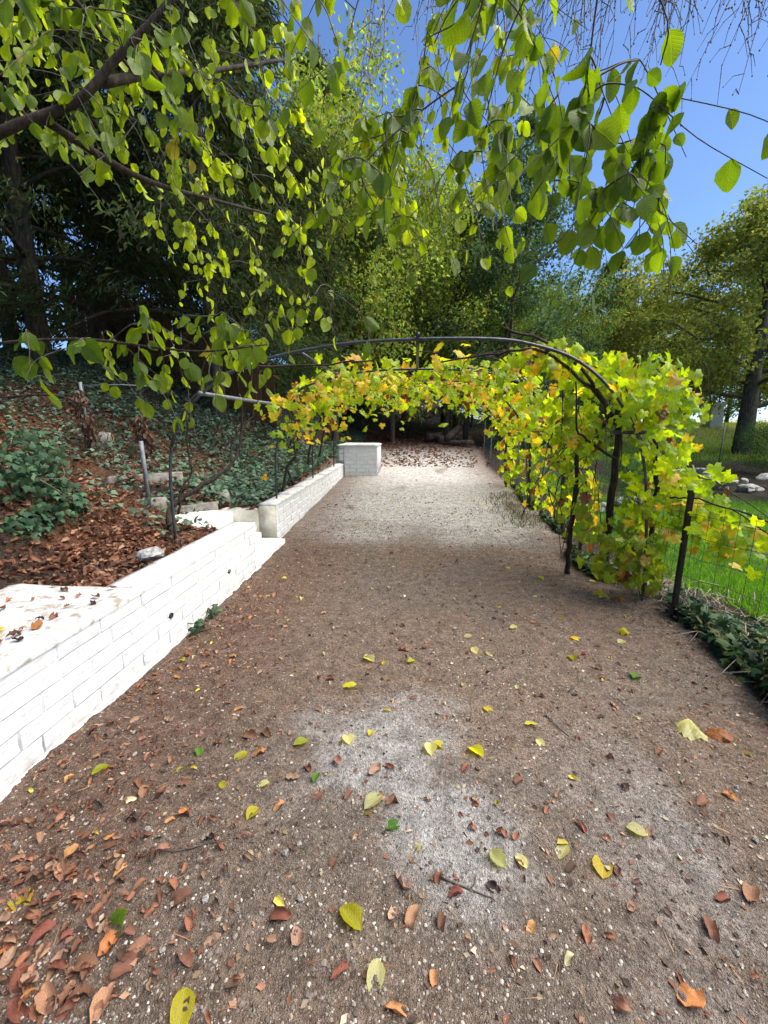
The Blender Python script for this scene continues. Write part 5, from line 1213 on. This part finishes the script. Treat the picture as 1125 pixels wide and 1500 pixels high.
for i in range(32):
    y = R.uniform(1.2, 2.28); x = R.uniform(-2.45, -1.78); k = random.choices('bkyo', (6, 3, .7, .8))[0]; o = drop(x, y, k, R.uniform(.03, .07), {'y': 'yellow', 'b': 'brown', 'k': 'black', 'o': 'orange'}[k] + ' dead leaf on the wide white ledge, ' + ('front rim' if x > -2.0 else 'back rim' if x < -2.25 else 'middle'), grp='leaves on the white ledge'); o.location.z = .548
for (x, y, k, s, lab) in ((1.42, 1.93, 'p', .19, 'large tan vine leaf lying on the right of the path'), (1.50, 1.86, 'o', .13, 'yellowed vine leaf half under the large tan one'), (1.74, 3.70, 'y', .17, 'yellow-green vine leaf fallen at the foot of the near vine'), (1.86, 3.6, 'o', .13, 'orange vine leaf beside the one at the foot of the near vine'), (1.55, 2.95, 'y', .1, 'small yellow vine leaf lying short of the fence post'), (2.0, 1.95, 'p', .12, 'pale crumpled vine leaf by the small dark bush')):
    b = palmate(int(x*30), .35); me = make_mesh('fallen_leaf', b[0]*(1, 1, 2.0), b[1], np.array(FC[k][0])*np.ones((len(b[0]), 1))*.9, b[2], M['vine']); o = put('fallen_leaf', me, (x, y, float(land(x, y, True)) + .03), (R.normal(0, .15), R.normal(0, .15), R.uniform(0, tau)), s); tag(o, lab, 'leaf', 'vine leaves on the ground')
for (x, y, L, a, lab) in ((-.75, 1.17, .22, .35, 'dark forked twig lying left on the path'), (.2, 1.1, .2, -.3, 'thin bent twig lying right of the yellow leaf'), (1.0, 2.3, .28, .8, 'thin grey twig on the bare soil toward the fence'), (.75, 1.9, .2, 2.0, 'short twig on the soil right of the grey patch')):
    d = np.array([math.cos(a), math.sin(a), 0])*L; p = np.array([x, y, float(land(x, y, True)) + .006]); tg = empty('twig', p, lab, 'twig', 'twigs on the path')
    stem(tg, [p-d*.5, p + R.normal(0, .006, 3)*(1, 1, .2), p+d*.5], .0035, .0018, 'stick', 'twig', 3, 5, .004); stem(tg, [p, p + d*.2 + (-.02, .03, .003), p + d*.3 + (-.03, .06, .006)], .002, .001, 'side_shoot', 'twig', 2, 4, .003)

# ------------------------------------------------------------------ the leafy tree overhead
HAZ = [ovate(c, f, 1, w, .08, s+60) for s, (c, f, w) in enumerate(((.18, .10, .38), (.05, .16, .42), (.28, .08, .36), (.12, .2, .40), (-.08, .14, .39), (.4, .25, .37), (.1, -.12, .40)))]
tr = empty('overhanging_tree', (-3.4, .9, float(land(-3.4, .9))), 'leafy tree left of the camera whose drooping branches hang over the path', 'tree')
z0 = float(land(-3.4, .9))
LIMBS = [([(-3.4, .9, z0-.2), (-3.35, .95, z0+.6), (-3.1, 1.1, 1.9), (-2.9, 1.2, 2.4)], .12, .085, 'trunk'),
    ([(-2.9, 1.2, 2.2), (-2.3, 1.4, 2.2), (-1.87, 1.5, 2.30), (-1.51, 1.6, 2.54), (-1.28, 1.7, 2.69), (-1.14, 1.75, 2.85), (-.93, 1.8, 3.06), (-.75, 1.9, 3.38), (-.4, 2.0, 3.9)], .021, .009, 'limb'),
    ([(-2.95, 1.15, 2.3), (-2.5, 1.1, 3.1), (-1.8, 1.1, 3.5), (-1.0, 1.15, 3.55), (-.3, 1.2, 3.45), (.3, 1.2, 3.2), (.65, 1.15, 2.9)], .06, .012, 'limb'),
    ([(-1.20, 1.75, 2.78), (-1.15, 2.0, 2.98), (-1.03, 2.3, 3.2), (-.8, 2.8, 3.6)], .018, .008, 'limb'), ([(-1.4, 1.65, 2.62), (-1.25, 2.0, 2.6), (-1.15, 2.5, 2.75), (-1.0, 3.0, 2.9)], .016, .007, 'limb'),
    ([(-2.9, 1.2, 2.0), (-2.2, 1.35, 1.80), (-1.61, 1.4, 1.75), (-1.5, 1.45, 1.8), (-1.22, 1.5, 1.82), (-1.0, 1.55, 1.8), (-.81, 1.6, 1.79), (-.62, 1.75, 1.84)], .008, .003, 'limb'),
    ([(-2.9, 1.2, 1.8), (-2.1, 1.3, 1.64), (-1.58, 1.35, 1.62), (-1.48, 1.4, 1.61), (-1.32, 1.45, 1.62), (-1.21, 1.5, 1.57)], .007, .003, 'limb'),
    ([(-1.3, 1.1, 3.5), (-1.1, 1.5, 3.6), (-.7, 1.9, 3.5), (-.1, 2.0, 3.3), (.4, 1.8, 3.05)], .025, .008, 'limb'), ([(-.4, 1.2, 3.45), (-.2, .9, 3.1), (.1, .85, 2.75), (.4, .85, 2.5)], .012, .005, 'limb'), ([(-1.9, 1.1, 3.5), (-1.7, 1.5, 3.4), (-1.5, 1.9, 3.3), (-1.4, 2.3, 3.2)], .02, .007, 'limb')]
net = []; limb_objs = []
for pts, a, b, nm in LIMBS:
    P = smooth_line(pts, 6); rr = np.linspace(a, b, len(P)); lo_ = add(nm, *tube(P, rr, 8), M['bark' if a > .05 else 'vinebark'], tr)
    if nm != 'trunk': net += [(p, q) for p, q in zip(P, rr)]; limb_objs += [lo_]*len(P)
net_p = np.array([p for p, _ in net]); LP, LD, LN, LS, LCc = [], [], [], [], []
tw = sorted(TWIGS, key=lambda t: np.min(np.linalg.norm(net_p - np.array(t[:3]), axis=1)))
tubes = []
for (x, y, z, L, s, n) in tw:
    p = np.array([x, y, z]); w = np.linalg.norm(net_p - p, axis=1) + .9*np.maximum(0, p[2] + .02 - net_p[:, 2]); j = int(np.argmin(w)); q = net_p[j]; d = p - q; dist = np.linalg.norm(d)
    side = R.normal(0, .05, 3)*dist
    mid1, mid2 = q + d*.35 + side + (0, 0, .10*dist), q + d*.72 + side*.6 + (0, 0, .09*dist); lean = np.array([R.normal(0, .5), R.normal(0, .4), -.8]); lean += d/(dist+1e-6)*.5; lean = unit(lean)
    end = p + lean*L + R.normal(0, .02, 3); P = smooth_line([q, mid1, mid2, p, (p+end)/2 + R.normal(0, .012, 3), end], 4)
    r0 = min(.006, .0022 + .002*dist); add('twig', *tube(P, np.linspace(r0, .0010, len(P)), 4, False), M['twig'], limb_objs[j])
    net_p = np.vstack([net_p, P[4:14:3]]); limb_objs += [limb_objs[j]]*len(P[4:14:3])
    for k in range(n):
        f = .45 + .55*(k+.6)/n if dist > .15 else (k+.5)/n; i = min(len(P)-2, int(f*(len(P)-1))); sgn = 1 if k % 2 else -1; t = unit(P[i+1]-P[i]); sd_ = unit(np.cross(t, (0, 0, 1)) + 1e-3)*sgn
        LP.append(P[i] + t*.01*R.normal()); LD.append(sd_*.45 + t*.35 + np.array((0, 0, -.95)) + R.normal(0, .22, 3)); LS.append(s*.88*R.uniform(.6, 1.2)); LN.append(np.array((R.normal(0, .9), R.normal(-.35, .8), R.normal(.2, .4))))
LP, LD, LN, LS = map(np.array, (LP, LD, LN, LS)); m = len(LP); u = R.random((m, 1)); C_ = np.array((.06, .12, .010))*(1-u) + np.array((.14, .23, .012))*u
far = np.clip((LP[:, 1:2]-1.45)/1.0, 0, 1)*R.uniform(.5, 1, (m, 1)); C_ = C_*(1-far) + np.array((.42, .54, .02))*far; yl = R.random(m) < .012; C_[yl] = (.34, .30, .03)
leafy(tr, LP, LD, LN, LS, C_, HAZ, M['hazel'], 300, variants=40)
print('overhead leaves', m)
# ------------------------------------------------------------------ weeping bare tree at upper right
wt = empty('weeping_tree', (9.8, 7.2, float(land(9.8, 7.2))), 'bare grey weeping tree whose hanging twigs fill the upper right sky', 'tree')
z0 = float(land(9.8, 7.2)); add('trunk', *tube(smooth_line([(9.8, 7.2, z0-.3), (9.7, 7.2, 3), (9.6, 7.3, 7), (9.4, 7.3, 12), (9.3, 7.4, 15)], 4), np.linspace(.3, .08, 17), 9), M['bark'], wt)
knob = np.array([(1, 0, 0), (-1, 0, 0), (0, 1, 0), (0, -1, 0), (0, 0, 1.3), (0, 0, -1.3)], float); KF = np.array([(0, 2, 4), (2, 1, 4), (1, 3, 4), (3, 0, 4), (2, 0, 5), (1, 2, 5), (3, 1, 5), (0, 3, 5)])
for bi, (h0, ex, ey, ez) in enumerate(((9.0, -1.2, 6.6, 7.6), (9.5, .4, 7.2, 8.2), (9.6, 1.8, 6.6, 7.8), (9.0, 3.2, 7.4, 8.4), (8.6, 4.2, 6.8, 8.2), (9.4, 5.0, 7.6, 9.0), (8.4, 5.6, 6.9, 8.2), (9.8, -.4, 7.8, 8.8), (10, 2.4, 8.2, 9.2), (8.8, 1.2, 6.2, 7.3))):
    a = np.array([9.55, 7.25, h0]); e = np.array([ex, ey, ez]); lp = smooth_line([a, a*.65 + e*.35 + (0, 0, .7), a*.3 + e*.7 + (0, 0, .45), e], 5); add('bough', *tube(lp, np.linspace(.06, .013, len(lp)), 6), M['larch'], wt)
    ts = []; kp = []
    for s in range(30):
        f = .38 + .62*(s + R.random())/30; p = lp[min(len(lp)-1, int(f*(len(lp)-1)))] + R.normal(0, .08, 3); L = R.uniform(.6, 2.5); q = [p]; dx = R.normal(-.12, .28, 2)
        for t in np.linspace(.2, 1, 5): q.append(p + np.array([dx[0]*t*L + R.normal(0, .02), dx[1]*t*L, -L*t + .12*L*math.sin(t*3)]))
        P = smooth_line(q, 3); ts.append(tube(P, np.linspace(.010, .004, len(P)), 3, False))
        for g in P[2:]:
            kp.append(g)
            if R.random() < .9:
                d = np.array([R.normal(0, .13), R.normal(0, .1), -abs(R.normal(.16, .1))]); l2 = [g, g + d*.6 + (0, 0, .03), g + d*1.1 - (0, 0, .05)]; ts.append(tube(l2, [.006, .005, .003], 3, False)); kp += [l2[1], l2[2], (l2[0]+l2[1])/2]
    kp = np.array(kp); V, F = scatter(knob, KF, np.tile(np.eye(3), (len(kp), 1, 1)), R.uniform(.006, .015, len(kp)), kp); tag(add('hanging_twigs', *join(ts + [(V, F)]), M['larch'], wt), kind='stuff')
